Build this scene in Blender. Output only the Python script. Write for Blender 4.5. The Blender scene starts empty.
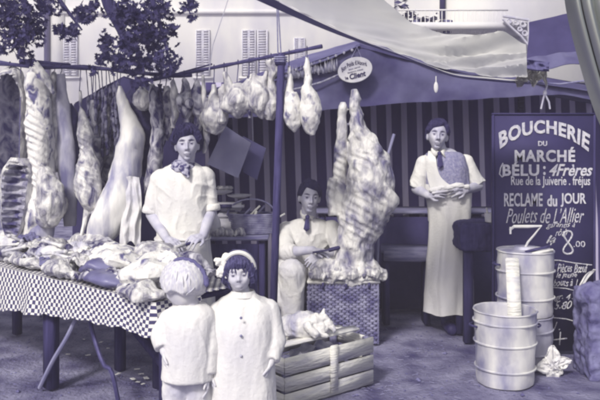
import bpy, bmesh, math, random
from mathutils import Vector, Matrix, noise
random.seed(7)
S = bpy.context.scene
COL = S.collection
R = math.radians

# ------------------------------------------------------------------ camera
FPX = 724.0            # focal length in pixels of the 600 px wide photograph
HZ = 146.0             # row of the eye level
EYE = 1.5
cam = bpy.data.cameras.new('camera')
cam.sensor_width = 36.0
cam.lens = 36.0 * FPX / 600.0
cam.shift_y = -(200.0 - HZ) / 600.0
cam.clip_start = 0.05
cam.clip_end = 400
camo = bpy.data.objects.new('camera', cam)
camo.location = (0, 0, EYE)
camo.rotation_euler = (R(90), 0, 0)
COL.objects.link(camo)
S.camera = camo

# ------------------------------------------------------------------ light
SUN_EL, SUN_AZ = 41.0, 206.0       # azimuth clockwise from +Y (north): the sun stands behind the camera, a little left
w = bpy.data.worlds.new('World')
S.world = w
w.use_nodes = True
nt = w.node_tree
bg = nt.nodes['Background']
sky = nt.nodes.new('ShaderNodeTexSky')
sky.sky_type = 'NISHITA'
sky.sun_disc = False
sky.sun_elevation = R(SUN_EL)
sky.sun_rotation = R(SUN_AZ)
sky.air_density = 0.8
sky.dust_density = 4.0
sky.ozone_density = 1.0
hs = nt.nodes.new('ShaderNodeHueSaturation')       # a milky, overcast sky is greyer than a clear one
hs.inputs['Saturation'].default_value = 0.45
nt.links.new(sky.outputs[0], hs.inputs['Color'])
nt.links.new(hs.outputs[0], bg.inputs[0])
bg.inputs[1].default_value = 0.115
sl = bpy.data.lights.new('sun', 'SUN')
sl.energy = 3.0
sl.angle = R(9)
sl.color = (1.0, 0.95, 0.88)
so = bpy.data.objects.new('sun', sl)
so.location = (-3, -6, 9)
d = Vector((math.sin(R(SUN_AZ)) * math.cos(R(SUN_EL)), math.cos(R(SUN_AZ)) * math.cos(R(SUN_EL)), math.sin(R(SUN_EL))))
so.rotation_euler = d.to_track_quat('Z', 'Y').to_euler()
COL.objects.link(so)
S.view_settings.view_transform = 'Standard'
S.view_settings.look = 'None'
S.view_settings.exposure = 0.18
S.view_settings.gamma = 1.0
S.cycles.filter_width = 2.6
S.cycles.max_bounces = 8
S.cycles.diffuse_bounces = 5

# ------------------------------------------------------------------ colours: one toned ink, from indigo to cream
RAMP = [(0.0, (43, 38, 80)), (0.25, (73, 69, 115)), (0.5, (120, 119, 156)), (0.75, (179, 178, 195)), (1.0, (226, 225, 219))]
def lin(c):
    c /= 255.0
    return c / 12.92 if c <= 0.04045 else ((c + 0.055) / 1.055) ** 2.4
def T(t):
    t = max(0.0, min(1.0, t))
    for (a, ca), (b, cb) in zip(RAMP, RAMP[1:]):
        if t <= b:
            f = (t - a) / (b - a)
            return tuple(lin(x + (y - x) * f) for x, y in zip(ca, cb)) + (1.0,)

MATS = {}
def mat(name, lo, hi=None, scale=8.0, stretch=(1, 1, 1), contrast=(0.35, 0.65), rough=0.85, bump=0.0, bscale=None,
        detail=5.0, distort=0.0, metal=0.0, spec=0.3, coat=0.0, attr=None, transl=0.0):
    """noise-mixed two-tone surface"""
    if name in MATS:
        return MATS[name]
    hi = lo if hi is None else hi
    m = bpy.data.materials.new(name)
    m.use_nodes = True
    n, l = m.node_tree.nodes, m.node_tree.links
    b = n['Principled BSDF']
    tc = n.new('ShaderNodeTexCoord')
    mp = n.new('ShaderNodeMapping')
    mp.inputs['Scale'].default_value = stretch
    l.new(tc.outputs['Object'], mp.inputs[0])
    nz = n.new('ShaderNodeTexNoise')
    nz.inputs['Scale'].default_value = scale
    nz.inputs['Detail'].default_value = detail
    nz.inputs['Distortion'].default_value = distort
    l.new(mp.outputs[0], nz.inputs[0])
    mr = n.new('ShaderNodeMapRange')
    mr.inputs[1].default_value, mr.inputs[2].default_value = contrast
    l.new(nz.outputs[0], mr.inputs[0])
    mx = n.new('ShaderNodeMix'); mx.data_type = 'RGBA'
    mx.inputs[6].default_value = T(lo); mx.inputs[7].default_value = T(hi)
    l.new(mr.outputs[0], mx.inputs[0])
    out = mx.outputs[2]
    if attr is not None:
        at = n.new('ShaderNodeAttribute'); at.attribute_name = 'pigment_shade'
        m2 = n.new('ShaderNodeMix'); m2.data_type = 'RGBA'
        l.new(at.outputs['Fac'], m2.inputs[0]); l.new(out, m2.inputs[6]); m2.inputs[7].default_value = T(attr)
        out = m2.outputs[2]
    l.new(out, b.inputs['Base Color'])
    b.inputs['Roughness'].default_value = rough
    b.inputs['Metallic'].default_value = metal
    b.inputs['Specular IOR Level'].default_value = spec
    if coat: b.inputs['Coat Weight'].default_value = coat
    if bump:
        nb = n.new('ShaderNodeTexNoise')
        nb.inputs['Scale'].default_value = bscale or scale * 3
        nb.inputs['Detail'].default_value = 4
        l.new(mp.outputs[0], nb.inputs[0])
        bp = n.new('ShaderNodeBump')
        bp.inputs['Strength'].default_value = bump
        bp.inputs['Distance'].default_value = 0.02
        l.new(nb.outputs[0], bp.inputs['Height'])
        l.new(bp.outputs[0], b.inputs['Normal'])
    if transl:
        tr = n.new('ShaderNodeBsdfTranslucent')
        l.new(out, tr.inputs[0])
        ms = n.new('ShaderNodeMixShader'); ms.inputs[0].default_value = transl
        l.new(b.outputs[0], ms.inputs[1]); l.new(tr.outputs[0], ms.inputs[2])
        l.new(ms.outputs[0], n['Material Output'].inputs[0])
    MATS[name] = m
    return m

def wrinkle(m, scale, strength, stretch=(1, 1, .45), dist=.02):
    n, l = m.node_tree.nodes, m.node_tree.links
    tc = n.new('ShaderNodeTexCoord'); mp = n.new('ShaderNodeMapping'); mp.inputs['Scale'].default_value = stretch; mp.inputs['Rotation'].default_value = (.1, .35, 0)
    l.new(tc.outputs['Object'], mp.inputs[0])
    nz = n.new('ShaderNodeTexNoise'); nz.noise_type = 'RIDGED_MULTIFRACTAL'; nz.inputs['Scale'].default_value = scale; nz.inputs['Detail'].default_value = 3; nz.inputs['Distortion'].default_value = .6
    l.new(mp.outputs[0], nz.inputs[0])
    bp = n.new('ShaderNodeBump'); bp.inputs['Strength'].default_value = strength; bp.inputs['Distance'].default_value = dist
    l.new(nz.outputs[0], bp.inputs['Height'])
    b = n['Principled BSDF']
    for lk in list(l):
        if lk.to_socket == b.inputs['Normal']: l.new(lk.from_socket, bp.inputs['Normal']); l.remove(lk); break
    l.new(bp.outputs[0], b.inputs['Normal'])
    return m
M = {
 'ground': mat('trodden_earth', 0.14, 0.62, 3.6, contrast=(0.3, 0.72), bump=1.0, bscale=40, detail=15, rough=0.95, distort=.2),
 'facade': mat('cream_plaster', 0.82, 0.98, 0.9, (1, 1, .5), bump=0.1, bscale=30, detail=9, contrast=(.3, .6)),
 'shutter': mat('shutter_paint', 0.74, 0.84, 6),
 'darkwood': mat('dark_wood', 0.02, 0.16, 6, (6, 6, .7), bump=0.3, bscale=20),
 'midwood': mat('grey_wood', 0.38, 0.6, 6, (.7, 6, 6), bump=0.3, bscale=20),
 'palewood': mat('pale_wood', 0.8, 1.0, 4, (1, 1, 5), bump=0.7, bscale=14, contrast=(.3,.55), detail=9),
 'pole': mat('rail_pole', 0.08, 0.28, 14, (1, 4, 4), bump=0.3),
 'canvas': wrinkle(mat('violet_canvas', 0.26, 0.44, 4, bump=0.25, bscale=9, transl=0.2, detail=9), 2.0, .5, (1, 1, 1), .04),
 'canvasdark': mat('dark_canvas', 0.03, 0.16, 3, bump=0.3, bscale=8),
 'canvaspale': wrinkle(mat('pale_canvas', 0.88, 1.0, 1.5, bump=0.25, bscale=5, transl=0.86), 2.2, .7, (1, 1, 1), .04),
 'post': mat('weathered_post', 0.04, 0.24, 6, (6, 6, .7), bump=0.3, bscale=20),
 'ham': mat('speckled_fat', 0.36, 0.96, 15, (1, 1, .7), contrast=(.34, .47), bump=.6, bscale=26, rough=.55, distort=.6),
 'canvashem': mat('grey_canvas', 0.28, 0.42, 3, bump=0.2, bscale=8),
 'fringe': mat('pale_fringe', 0.55, 0.8, 25, (3, 1, .4), transl=0.2),
 'white': wrinkle(mat('white_cotton', 0.88, 0.98, 2.5, bump=0.2, bscale=60, contrast=(.3, .6)), 6, .55),
 'white2': wrinkle(mat('worn_white_cotton', 0.76, 0.97, 4, bump=0.2, bscale=60, contrast=(.3, .6)), 7, .6),
 'tape': mat('white_ribbon', 0.95, 1.0, 5),
 'vest': mat('grey_knit', 0.5, 0.64, 60, bump=0.3, bscale=90),
 'tie': mat('dark_tie', 0.05, 0.2, 30),
 'scarf': mat('figured_scarf', 0.15, 0.75, 32, contrast=(.42, .58), bump=.3),
 'trouser': wrinkle(mat('dark_trousers', 0.05, 0.16, 8, bump=.2), 8, .6),
 'shoe': mat('dark_leather', 0.02, 0.08, 8, rough=.5),
 'skin': mat('skin', 0.70, 0.82, 14, attr=0.02, rough=.6, bump=.04),
 'skin_shade': mat('tanned_skin', 0.6, 0.72, 10, attr=0.02, rough=.6, bump=.04),
 'skin_child': mat('fair_skin', 0.80, 0.90, 14, attr=0.02, rough=.6, bump=.03),
 'hair': mat('dark_hair', 0.0, 0.12, 40, (3, 3, .6), rough=.45, bump=.5, bscale=120),
 'hairpale': mat('fair_hair', 0.76, 0.92, 30, (3, 3, .6), rough=.6, bump=.12, bscale=60),
 'hair2': mat('brown_hair', 0.12, 0.36, 40, (3, 3, .6), rough=.45, bump=.5, bscale=120),
 'fat': mat('pale_fat', 0.58, 0.96, 8, (1.3, 1, .35), contrast=(.33, .56), bump=.4, bscale=18, detail=8, rough=.55),
 'lamb': mat('lamb_flesh', 0.2, 0.97, 17, (1, 1, .45), contrast=(.3, .64), bump=.8, bscale=34, distort=1.0, detail=8, rough=.55),
 'beef': mat('beef_flesh', 0.3, 0.97, 8.5, (1.3, 1, .6), contrast=(.32, .6), bump=.9, bscale=26, distort=.7, rough=.5, detail=7),
 'offal': mat('dark_flesh', 0.06, 0.86, 15, (1, 1, .6), contrast=(.4, .66), bump=.5, bscale=22, distort=1.0, rough=.45),
 'cavity': mat('cavity_lining', 0.25, 0.85, 10, (1, 1, 1), contrast=(.38, .7), bump=.5, bscale=20, distort=.7, rough=.5),
 'liver': mat('liver', 0.3, 0.52, 6, bump=.2, rough=.35),
 'hide': mat('dark_hide', 0.0, 0.16, 9, bump=.5, bscale=30, rough=.6),
 'sausage': mat('sausage_skin', 0.08, 0.7, 16, contrast=(.42, .7), bump=.2, rough=.4),
 'greycloth': mat('grey_violet_cloth', 0.45, 0.8, 12, (1, 1, .3), bump=.25, bscale=18),
 'steel': mat('dark_steel', 0.12, 0.3, 20, rough=.5, metal=.3),
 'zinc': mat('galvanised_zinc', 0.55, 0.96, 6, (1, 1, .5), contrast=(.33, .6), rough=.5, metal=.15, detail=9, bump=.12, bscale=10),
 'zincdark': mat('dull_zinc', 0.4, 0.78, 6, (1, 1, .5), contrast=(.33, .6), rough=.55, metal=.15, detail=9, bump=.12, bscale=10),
 'enamel': mat('pale_enamel', 0.78, 0.92, 8, rough=.4),
 'board': mat('board_paint', 0.02, 0.12, 3, bump=.12, bscale=16, rough=.7),
 'letter': mat('letter_paint', 0.7, 0.9, 45, rough=.9, contrast=(.3, .6)),
 'chalk': mat('chalk', 0.62, 0.95, 120, rough=1.0, contrast=(.35, .6)),
 'ink': mat('black_ink', 0.0, 0.12, 30),
 'card': mat('grey_card', 0.52, 0.62, 4, bump=.1),
 'card2': mat('dark_card', 0.3, 0.38, 4, bump=.1),
 'paper': mat('white_paper', 0.88, 0.98, 10, bump=.2),
 'stone': mat('rough_stone', 0.3, 0.5, 12, bump=.9, bscale=18),
 'leaf': mat('leaf', 0.02, 0.22, 3, rough=.6, transl=.2),
 'bark': mat('bark', 0.05, 0.2, 12, (3, 3, .5), bump=.6),
 'rope': mat('rope', 0.45, 0.6, 40),
 'cord': mat('pale_cord', 0.7, 0.8, 40),
 'roof': mat('slate_violet_sheet', 0.06, 0.16, 4, bump=.15, bscale=12),
 'ironpale': mat('painted_iron', 0.72, 0.84, 12),
}
# brushed silver for the ribbed metal case
def silver():
    m = mat('ribbed_silver', 0.72, 0.72, 60, (1, 1, .15), rough=.32, metal=.95)
    b = m.node_tree.nodes['Principled BSDF']
    for lk in list(m.node_tree.links):
        if lk.to_socket == b.inputs['Base Color']: m.node_tree.links.remove(lk)
    b.inputs['Base Color'].default_value = (.40, .42, .41, 1)
    return m
M['silver'] = silver()
def rubber():
    m = mat('groove_dark', 0, 0, 60, rough=.6)
    b = m.node_tree.nodes['Principled BSDF']
    for lk in list(m.node_tree.links):
        if lk.to_socket == b.inputs['Base Color']: m.node_tree.links.remove(lk)
    b.inputs['Base Color'].default_value = (.03, .03, .035, 1)
    return m
M['groove'] = rubber()

def checker_mat(name, size):
    m = bpy.data.materials.new(name); m.use_nodes = True
    n, l = m.node_tree.nodes, m.node_tree.links
    b = n['Principled BSDF']
    uv = n.new('ShaderNodeUVMap')
    ck = n.new('ShaderNodeTexChecker')
    ck.inputs['Scale'].default_value = 1.0 / size
    ck.inputs[1].default_value = T(.97); ck.inputs[2].default_value = T(0.12)
    l.new(uv.outputs[0], ck.inputs[0]); l.new(ck.outputs[0], b.inputs['Base Color'])
    b.inputs['Roughness'].default_value = .7
    return m
M['check'] = checker_mat('checked_oilcloth', 0.0245)

def stripe_mat():
    m = bpy.data.materials.new('striped_cloth'); m.use_nodes = True
    n, l = m.node_tree.nodes, m.node_tree.links
    b = n['Principled BSDF']
    uv = n.new('ShaderNodeUVMap')
    sx = n.new('ShaderNodeSeparateXYZ'); l.new(uv.outputs[0], sx.inputs[0])
    dv = n.new('ShaderNodeMath'); dv.operation = 'MULTIPLY'; dv.inputs[1].default_value = 1 / 0.15
    l.new(sx.outputs[0], dv.inputs[0])
    fr = n.new('ShaderNodeMath'); fr.operation = 'FRACT'; l.new(dv.outputs[0], fr.inputs[0])
    cr = n.new('ShaderNodeValToRGB')
    e = cr.color_ramp.elements
    e[0].position = .0; DK = (lin(74), lin(64), lin(122), 1); LT = (lin(204), lin(197), lin(224), 1); e[0].color = DK; e[1].position = .5; e[1].color = DK
    for p, t in ((.53, LT), (.86, LT), (.89, DK)):
        x = e.new(p); x.color = t
    l.new(fr.outputs[0], cr.inputs[0])
    nz = n.new('ShaderNodeTexNoise'); nz.inputs['Scale'].default_value = 3; nz.inputs['Detail'].default_value = 6
    mx = n.new('ShaderNodeMix'); mx.data_type = 'RGBA'; mx.blend_type = 'MULTIPLY'; mx.inputs[0].default_value = .6
    mr = n.new('ShaderNodeMapRange'); mr.inputs[1].default_value = .2; mr.inputs[2].default_value = .6; mr.inputs[3].default_value = .6
    l.new(nz.outputs[0], mr.inputs[0])
    l.new(cr.outputs[0], mx.inputs[6]); l.new(mr.outputs[0], mx.inputs[7])
    l.new(mx.outputs[2], b.inputs['Base Color']); b.inputs['Roughness'].default_value = .9
    return m
M['stripe'] = stripe_mat()

def wicker_mat():
    m = bpy.data.materials.new('wicker'); m.use_nodes = True
    n, l = m.node_tree.nodes, m.node_tree.links
    b = n['Principled BSDF']
    tc = n.new('ShaderNodeTexCoord')
    nz = n.new('ShaderNodeTexNoise'); nz.inputs['Scale'].default_value = 14; nz.inputs['Detail'].default_value = 5
    l.new(tc.outputs['Object'], nz.inputs[0])
    mr = n.new('ShaderNodeMapRange'); mr.inputs[1].default_value = .35; mr.inputs[2].default_value = .65
    l.new(nz.outputs[0], mr.inputs[0])
    mx = n.new('ShaderNodeMix'); mx.data_type = 'RGBA'; mx.inputs[6].default_value = T(.32); mx.inputs[7].default_value = T(.62)
    l.new(mr.outputs[0], mx.inputs[0]); l.new(mx.outputs[2], b.inputs['Base Color'])
    b.inputs['Roughness'].default_value = .8
    return m
M['wicker'] = wicker_mat()

# ------------------------------------------------------------------ mesh helpers (world coordinates until linked)
def P(px, py, D):
    return Vector(((px - 300.0) / FPX * D, D, EYE + (HZ - py) / FPX * D))
def smooth(x, a, b):
    t = max(0.0, min(1.0, (x - a) / (b - a)))
    return t * t * (3 - 2 * t)
def lerp(a, b, t): return a + (b - a) * t
def nv(p, s=1.0, o=0.0): return noise.fractal(Vector((p[0] * s + o, p[1] * s, p[2] * s)), 0.9, 2.0, 4)

class MB:
    def __init__(self):
        self.v, self.f, self.mi, self.uv = [], [], [], {}
    def add(self, vs, fs, mi=0):
        o = len(self.v)
        self.v += [Vector(x) for x in vs]
        for f in fs:
            self.f.append(tuple(i + o for i in f)); self.mi.append(mi)
        return o
    def box(self, c, sz, rot=None, mi=0, bev=0.0):
        c = Vector(c); hx, hy, hz = sz[0] / 2, sz[1] / 2, sz[2] / 2
        if bev <= 0:
            vs = [Vector((x, y, z)) for x in (-hx, hx) for y in (-hy, hy) for z in (-hz, hz)]
            fs = [(0, 1, 3, 2), (4, 6, 7, 5), (0, 4, 5, 1), (2, 3, 7, 6), (0, 2, 6, 4), (1, 5, 7, 3)]
        else:
            bm = bmesh.new(); bmesh.ops.create_cube(bm, size=1)
            for v in bm.verts: v.co = Vector((v.co.x * sz[0], v.co.y * sz[1], v.co.z * sz[2]))
            bmesh.ops.bevel(bm, geom=bm.edges[:], offset=bev, segments=2, affect='EDGES')
            bm.verts.index_update()
            vs = [v.co.copy() for v in bm.verts]; fs = [tuple(v.index for v in f.verts) for f in bm.faces]
            bm.free()
        if rot is not None: vs = [rot @ v for v in vs]
        self.add([v + c for v in vs], fs, mi)
    def beam(self, a, b, wx, wy, mi=0, bev=0.0, roll=0.0):
        a, b = Vector(a), Vector(b); t = b - a
        q = t.to_track_quat('Z', 'Y').to_matrix() @ Matrix.Rotation(roll, 3, 'Z')
        self.box((a + b) / 2, (wx, wy, t.length), q, mi, bev)
    def loft(self, rings, cap=True, mi=0, closed=True):
        n = len(rings[0]); vs = [p for r in rings for p in r]; fs = []
        for i in range(len(rings) - 1):
            for j in range(n if closed else n - 1):
                k = (j + 1) % n
                fs.append((i * n + j, i * n + k, (i + 1) * n + k, (i + 1) * n + j))
        if cap and closed:
            fs.append(tuple(range(n - 1, -1, -1)))
            fs.append(tuple((len(rings) - 1) * n + j for j in range(n)))
        return self.add(vs, fs, mi)
    def tube(self, pts, r, n=8, mi=0, cap=True):
        pts = [Vector(p) for p in pts]
        rs = r if isinstance(r, (list, tuple)) else [r] * len(pts)
        rings = []; up = Vector((0, 1, 0.01))
        for i, p in enumerate(pts):
            t = (pts[min(i + 1, len(pts) - 1)] - pts[max(i - 1, 0)]).normalized()
            a = t.cross(up)
            if a.length < 1e-3: a = t.cross(Vector((1, 0, 0)))
            a.normalize(); b = a.cross(t).normalized(); 
            rings.append([p + a * (math.cos(q) * rs[i]) + b * (math.sin(q) * rs[i]) for q in [2 * math.pi * k / n for k in range(n)]])
        self.loft(rings, cap, mi)
    def ell(self, c, r, rot=None, n=20, m=14, mi=0, fn=None):
        c = Vector(c)
        vs = [Vector((0, 0, 1))]
        for i in range(1, m):
            th = math.pi * i / m
            for j in range(n):
                ph = 2 * math.pi * j / n
                vs.append(Vector((math.sin(th) * math.cos(ph), math.sin(th) * math.sin(ph), math.cos(th))))
        vs.append(Vector((0, 0, -1)))
        fs = []
        for j in range(n): fs.append((0, 1 + j, 1 + (j + 1) % n))
        for i in range(m - 2):
            for j in range(n):
                a = 1 + i * n + j; b = 1 + i * n + (j + 1) % n
                fs.append((a, a + n, b + n, b))
        e = len(vs) - 1; o = 1 + (m - 2) * n
        for j in range(n): fs.append((e, o + (j + 1) % n, o + j))
        if fn: vs = [fn(v) for v in vs]
        else: vs = [Vector((v.x * r[0], v.y * r[1], v.z * r[2])) for v in vs]
        if rot is not None: vs = [rot @ v for v in vs]
        self.add([v + c for v in vs], fs, mi)
    def cap(self, a, b, ra, rb, n=14):
        a, b = Vector(a), Vector(b); t = (b - a)
        if t.length < 1e-5: return self.ell(a, (ra, ra, ra))
        t.normalize(); pts, rs = [], []
        for k in (90, 60, 30): pts.append(a - t * (ra * math.sin(R(k)))); rs.append(max(ra * math.cos(R(k)), ra * .04))
        pts.append(a); rs.append(ra); pts.append(b); rs.append(rb)
        for k in (30, 60, 90): pts.append(b + t * (rb * math.sin(R(k)))); rs.append(max(rb * math.cos(R(k)), rb * .04))
        self.tube(pts, rs, n)
    def grid(self, fn, nu, nv_, mi=0, thick=0.0, uvf=None):
        """fn(u, v) -> point; a sheet, with real thickness when asked for"""
        pts = [[Vector(fn(i / nu, j / nv_)) for i in range(nu + 1)] for j in range(nv_ + 1)]
        W = nu + 1
        fs = [(j * W + i, j * W + i + 1, (j + 1) * W + i + 1, (j + 1) * W + i) for j in range(nv_) for i in range(nu)]
        flat = [p for r in pts for p in r]
        if thick <= 0:
            o = self.add(flat, fs, mi)
        else:
            nrm = []
            for j in range(nv_ + 1):
                for i in range(W):
                    du = pts[j][min(i + 1, nu)] - pts[j][max(i - 1, 0)]
                    dv = pts[min(j + 1, nv_)][i] - pts[max(j - 1, 0)][i]
                    q = du.cross(dv); nrm.append(q.normalized() if q.length > 1e-9 else Vector((0, 1, 0)))
            N = len(flat)
            back = [p + q * thick for p, q in zip(flat, nrm)]
            fs2 = [tuple(x + N for x in reversed(f)) for f in fs]
            rim = list(range(W)) + [j * W + nu for j in range(1, nv_ + 1)] + [nv_ * W + i for i in range(nu - 1, -1, -1)] + [j * W for j in range(nv_ - 1, 0, -1)]
            fs3 = [(rim[k], rim[k - 1], rim[k - 1] + N, rim[k] + N) for k in range(len(rim))]
            o = self.add(flat + back, fs + fs2 + fs3, mi)
        if uvf:
            for j in range(nv_ + 1):
                for i in range(W):
                    q = uvf(i / nu, j / nv_)
                    self.uv[o + j * W + i] = q
                    if thick > 0: self.uv[o + (nu + 1) * (nv_ + 1) + j * W + i] = q

def to_mesh(name, mb, mats, shade=True):
    me = bpy.data.meshes.new(name)
    me.from_pydata([tuple(v) for v in mb.v], [], mb.f)
    for m in (mats if isinstance(mats, (list, tuple)) else [mats]): me.materials.append(m)
    me.polygons.foreach_set('material_index', mb.mi)
    if mb.uv:
        ul = me.uv_layers.new(name='UVMap')
        for lp in me.loops: ul.data[lp.index].uv = mb.uv.get(lp.vertex_index, (0, 0))
    bm = bmesh.new(); bm.from_mesh(me); bmesh.ops.recalc_face_normals(bm, faces=bm.faces[:])
    for e in bm.edges:
        if len(e.link_faces) == 2 and e.calc_face_angle(0) > .42: e.smooth = False
    bm.to_mesh(me); bm.free()
    me.polygons.foreach_set('use_smooth', [shade] * len(me.polygons))
    return me

def remesh(mb, mats, voxel=.005, sm=4, fac=.5, name='m'):
    """fuses overlapping closed shapes into one continuous surface"""
    me = to_mesh('tmp', mb, mats)
    o = bpy.data.objects.new('tmp', me); COL.objects.link(o)
    r = o.modifiers.new('r', 'REMESH'); r.mode = 'VOXEL'; r.voxel_size = voxel; r.use_smooth_shade = True
    if sm:
        s = o.modifiers.new('s', 'SMOOTH'); s.iterations = sm; s.factor = fac
    dg = bpy.context.evaluated_depsgraph_get()
    out = bpy.data.meshes.new_from_object(o.evaluated_get(dg))
    out.name = name
    bpy.data.objects.remove(o); bpy.data.meshes.remove(me)
    out.materials.clear()
    for m in (mats if isinstance(mats, (list, tuple)) else [mats]): out.materials.append(m)
    out.polygons.foreach_set('use_smooth', [True] * len(out.polygons))
    return out

def ruffle(me, amp, s=(6, 6, 2.5), seed=0.0, ridged=True):
    """folds: move the surface along its normal by stretched noise"""
    ns = [v.normal.copy() for v in me.vertices]
    for v, n in zip(me.vertices, ns):
        p = Vector((v.co.x * s[0] + seed, v.co.y * s[1], v.co.z * s[2]))
        q = noise.fractal(p, 0.9, 2.1, 4)
        if ridged: q = .45 - abs(q) * 1.6
        v.co += n * (q * amp)
    me.update()

def crease(me, amp, sc=9.0, seed=0.0, spots=(), base_=.35, stretch=(1, 1, .6)):
    """sharp cloth wrinkles, denser round the given (point, radius) spots"""
    ns = [v.normal.copy() for v in me.vertices]
    for v, n in zip(me.vertices, ns):
        g = base_
        for c, rad in spots: g += 1.1 * math.exp(-((v.co - c).length / rad) ** 2)
        p = Vector((v.co.x * sc * stretch[0] + seed, v.co.y * sc * stretch[1], v.co.z * sc * stretch[2] + .35 * v.co.x * sc))
        p += Vector((noise.noise(p * .6), noise.noise(p * .6 + Vector((7, 0, 0))), 0)) * .8
        a = (1 - min(1, abs(noise.noise(p)) * 1.9)) ** 3; b = (1 - min(1, abs(noise.noise(p * 2.1 + Vector((3, 1, 0)))) * 1.9)) ** 3
        v.co += n * (amp * g * (a + .5 * b - .4))
    me.update()
ORI = {}
def link(name, me, parent=None, loc=None):
    if loc is None: loc = ORI[parent] if parent is not None else Vector((0, 0, 0))
    me.transform(Matrix.Translation(-Vector(loc)))
    me.name = name
    o = bpy.data.objects.new(name, me); COL.objects.link(o)
    if parent is not None: o.parent = parent
    else: o.location = loc
    ORI[o] = Vector(loc)
    return o
def tag(o, label, cat, group=None):
    o['label'] = label; o['category'] = cat
    if group: o['group'] = group
    return o
def thing(name, loc, label, cat, group=None):
    o = bpy.data.objects.new(name, None); COL.objects.link(o); o.location = loc; o.empty_display_size = .1
    ORI[o] = Vector(loc)
    return tag(o, label, cat, group)
def part(name, mb, m, parent, shade=True):
    return link(name, to_mesh(name, mb, m, shade), parent)
def base(mb):
    xs = [v.x for v in mb.v]; ys = [v.y for v in mb.v]
    return Vector(((min(xs) + max(xs)) / 2, (min(ys) + max(ys)) / 2, min(v.z for v in mb.v)))
def solo(name, mb, m, label, cat, group=None, shade=True):
    return tag(link(name, to_mesh(name, mb, m, shade), None, base(mb)), label, cat, group)
def struct(name, mb, m, shade=True):
    o = link(name, to_mesh(name, mb, m, shade), None, Vector((0, 0, 0))); o['kind'] = 'structure'; return o

def catmull(rows, n):
    """rows of equal length tuples, resampled smoothly to n rows"""
    out = []; k = len(rows) - 1
    for q in range(n):
        t = q / (n - 1) * k; i = min(int(t), k - 1); f = t - i
        a, b, c, e = rows[max(i - 1, 0)], rows[i], rows[i + 1], rows[min(i + 2, k)]
        out.append(tuple(.5 * (2 * b[j] + (c[j] - a[j]) * f + (2 * a[j] - 5 * b[j] + 4 * c[j] - e[j]) * f * f + (3 * b[j] - a[j] - 3 * c[j] + e[j]) * f ** 3) for j in range(len(b))))
    return out

def flesh(mb, rows, amp=.012, nr=36, n=36, hollow=None, ribs=0.0, seed=0.0, nsc=7.0, flat=0.0):
    """lofts a cut of meat along rows of (px, py, D, width px, half depth m).  hollow=(r0, r1, depth): the front is opened between those fractions"""
    rr = catmull(rows, nr); cs = [P(r[0], r[1], r[2]) for r in rr]; rings = []
    for i, r in enumerate(rr):
        t = (cs[min(i + 1, nr - 1)] - cs[max(i - 1, 0)]).normalized()
        side = t.cross(Vector((0, 1, 0))).normalized(); dep = side.cross(t).normalized()
        if dep.y < 0: dep = -dep
        hw = max(r[3], 1.2) / 2 / FPX * r[2]; hd = max(r[4], .008); f = i / (nr - 1)
        h = 0.0
        if hollow: h = hollow[2] * smooth(f, hollow[0], hollow[0] + .08) * (1 - smooth(f, hollow[1] - .08, hollow[1]))
        ring = []
        for k in range(n):
            a = 2 * math.pi * k / n; ca, sa = math.cos(a), math.sin(a)
            y = sa * hd
            if sa < 0 and h: 
                wf = .78 * math.sqrt(max(.02, min(1.0, (f - hollow[0]) / .22))); y = sa * hd * (1 - 2 * h * max(0.0, 1 - (ca / wf) ** 2))
                if abs(ca) < .7 and ribs: y += ribs * math.sin(f * 75 + ca * 2)
            p = cs[i] + side * (ca * hw) + dep * y
            e = min(1.0, f * 8, (1 - f) * 8 + .2)
            q = nv(p, nsc, seed)
            p += (side * ca + dep * sa) * (q * amp * e) 
            ring.append(p)
        rings.append(ring)
    o = len(mb.f)
    mb.loft(rings)
    if hollow:
        for fi in range(o, len(mb.f)):
            g = fi - o; i, k = g // n, g % n
            if i < nr - 1:
                f = i / (nr - 1); a = 2 * math.pi * (k + .5) / n
                if hollow[0] + .02 < f < hollow[1] - .03 and math.sin(a) < 0 and abs(math.cos(a)) < .74 * math.sqrt(max(.02, min(1.0, (f - hollow[0]) / .22))): mb.mi[fi] = 1

def hook(parent, top, bot):
    """steel S-hook from the rail to the meat"""
    top, bot = Vector(top), Vector(bot); mb = MB()
    r = .016
    pts = [top + Vector((0, r * math.sin(R(a)) , r * math.cos(R(a)))) for a in (-80, -40, 0, 40, 80)]
    pts = [p + Vector((0, 0, .004)) for p in pts] + [top + Vector((0, r, -.03)), lerp(top, bot, .6)]
    pts += [bot + Vector((0, -r * math.sin(R(a)), r - r * math.cos(R(a)))) for a in (60, 30, 0, -30, -60)]
    mb.tube(pts, .0035, 6)
    return part('hook', mb, M['steel'], parent)

# ================================================================== SETTING
mb = MB()
def gf(u, v):
    x, y = lerp(-1, 1, u), v
    X = x * abs(x) * 25; Y = -8 + v * v * 40
    z = .012 * noise.fractal(Vector((X * 1.3, Y * 1.3, 0)), .9, 2, 4) if abs(X) < 6 and Y < 9 else 0
    return (X, Y, z - .012)
mb.grid(gf, 160, 220)
struct('ground', mb, M['ground'])
# thin haze volume added to veil the scene and lift its darks
HAZE = 0.0085
mb = MB(); mb.box((0, 12, 7.0), (52, 42, 16))
hm = bpy.data.materials.new('veil_haze'); hm.use_nodes = True
hn = hm.node_tree.nodes; hn.remove(hn['Principled BSDF'])
pv = hn.new('ShaderNodeVolumePrincipled'); pv.inputs['Color'].default_value = (.88, .83, .95, 1); pv.inputs['Density'].default_value = HAZE
hm.node_tree.links.new(pv.outputs[0], hn['Material Output'].inputs['Volume'])
hz_ = link('haze', to_mesh('haze', mb, hm, False), None, Vector((0, 0, 0))); hz_['kind'] = 'stuff'
S.cycles.volume_bounces = 1

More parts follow.
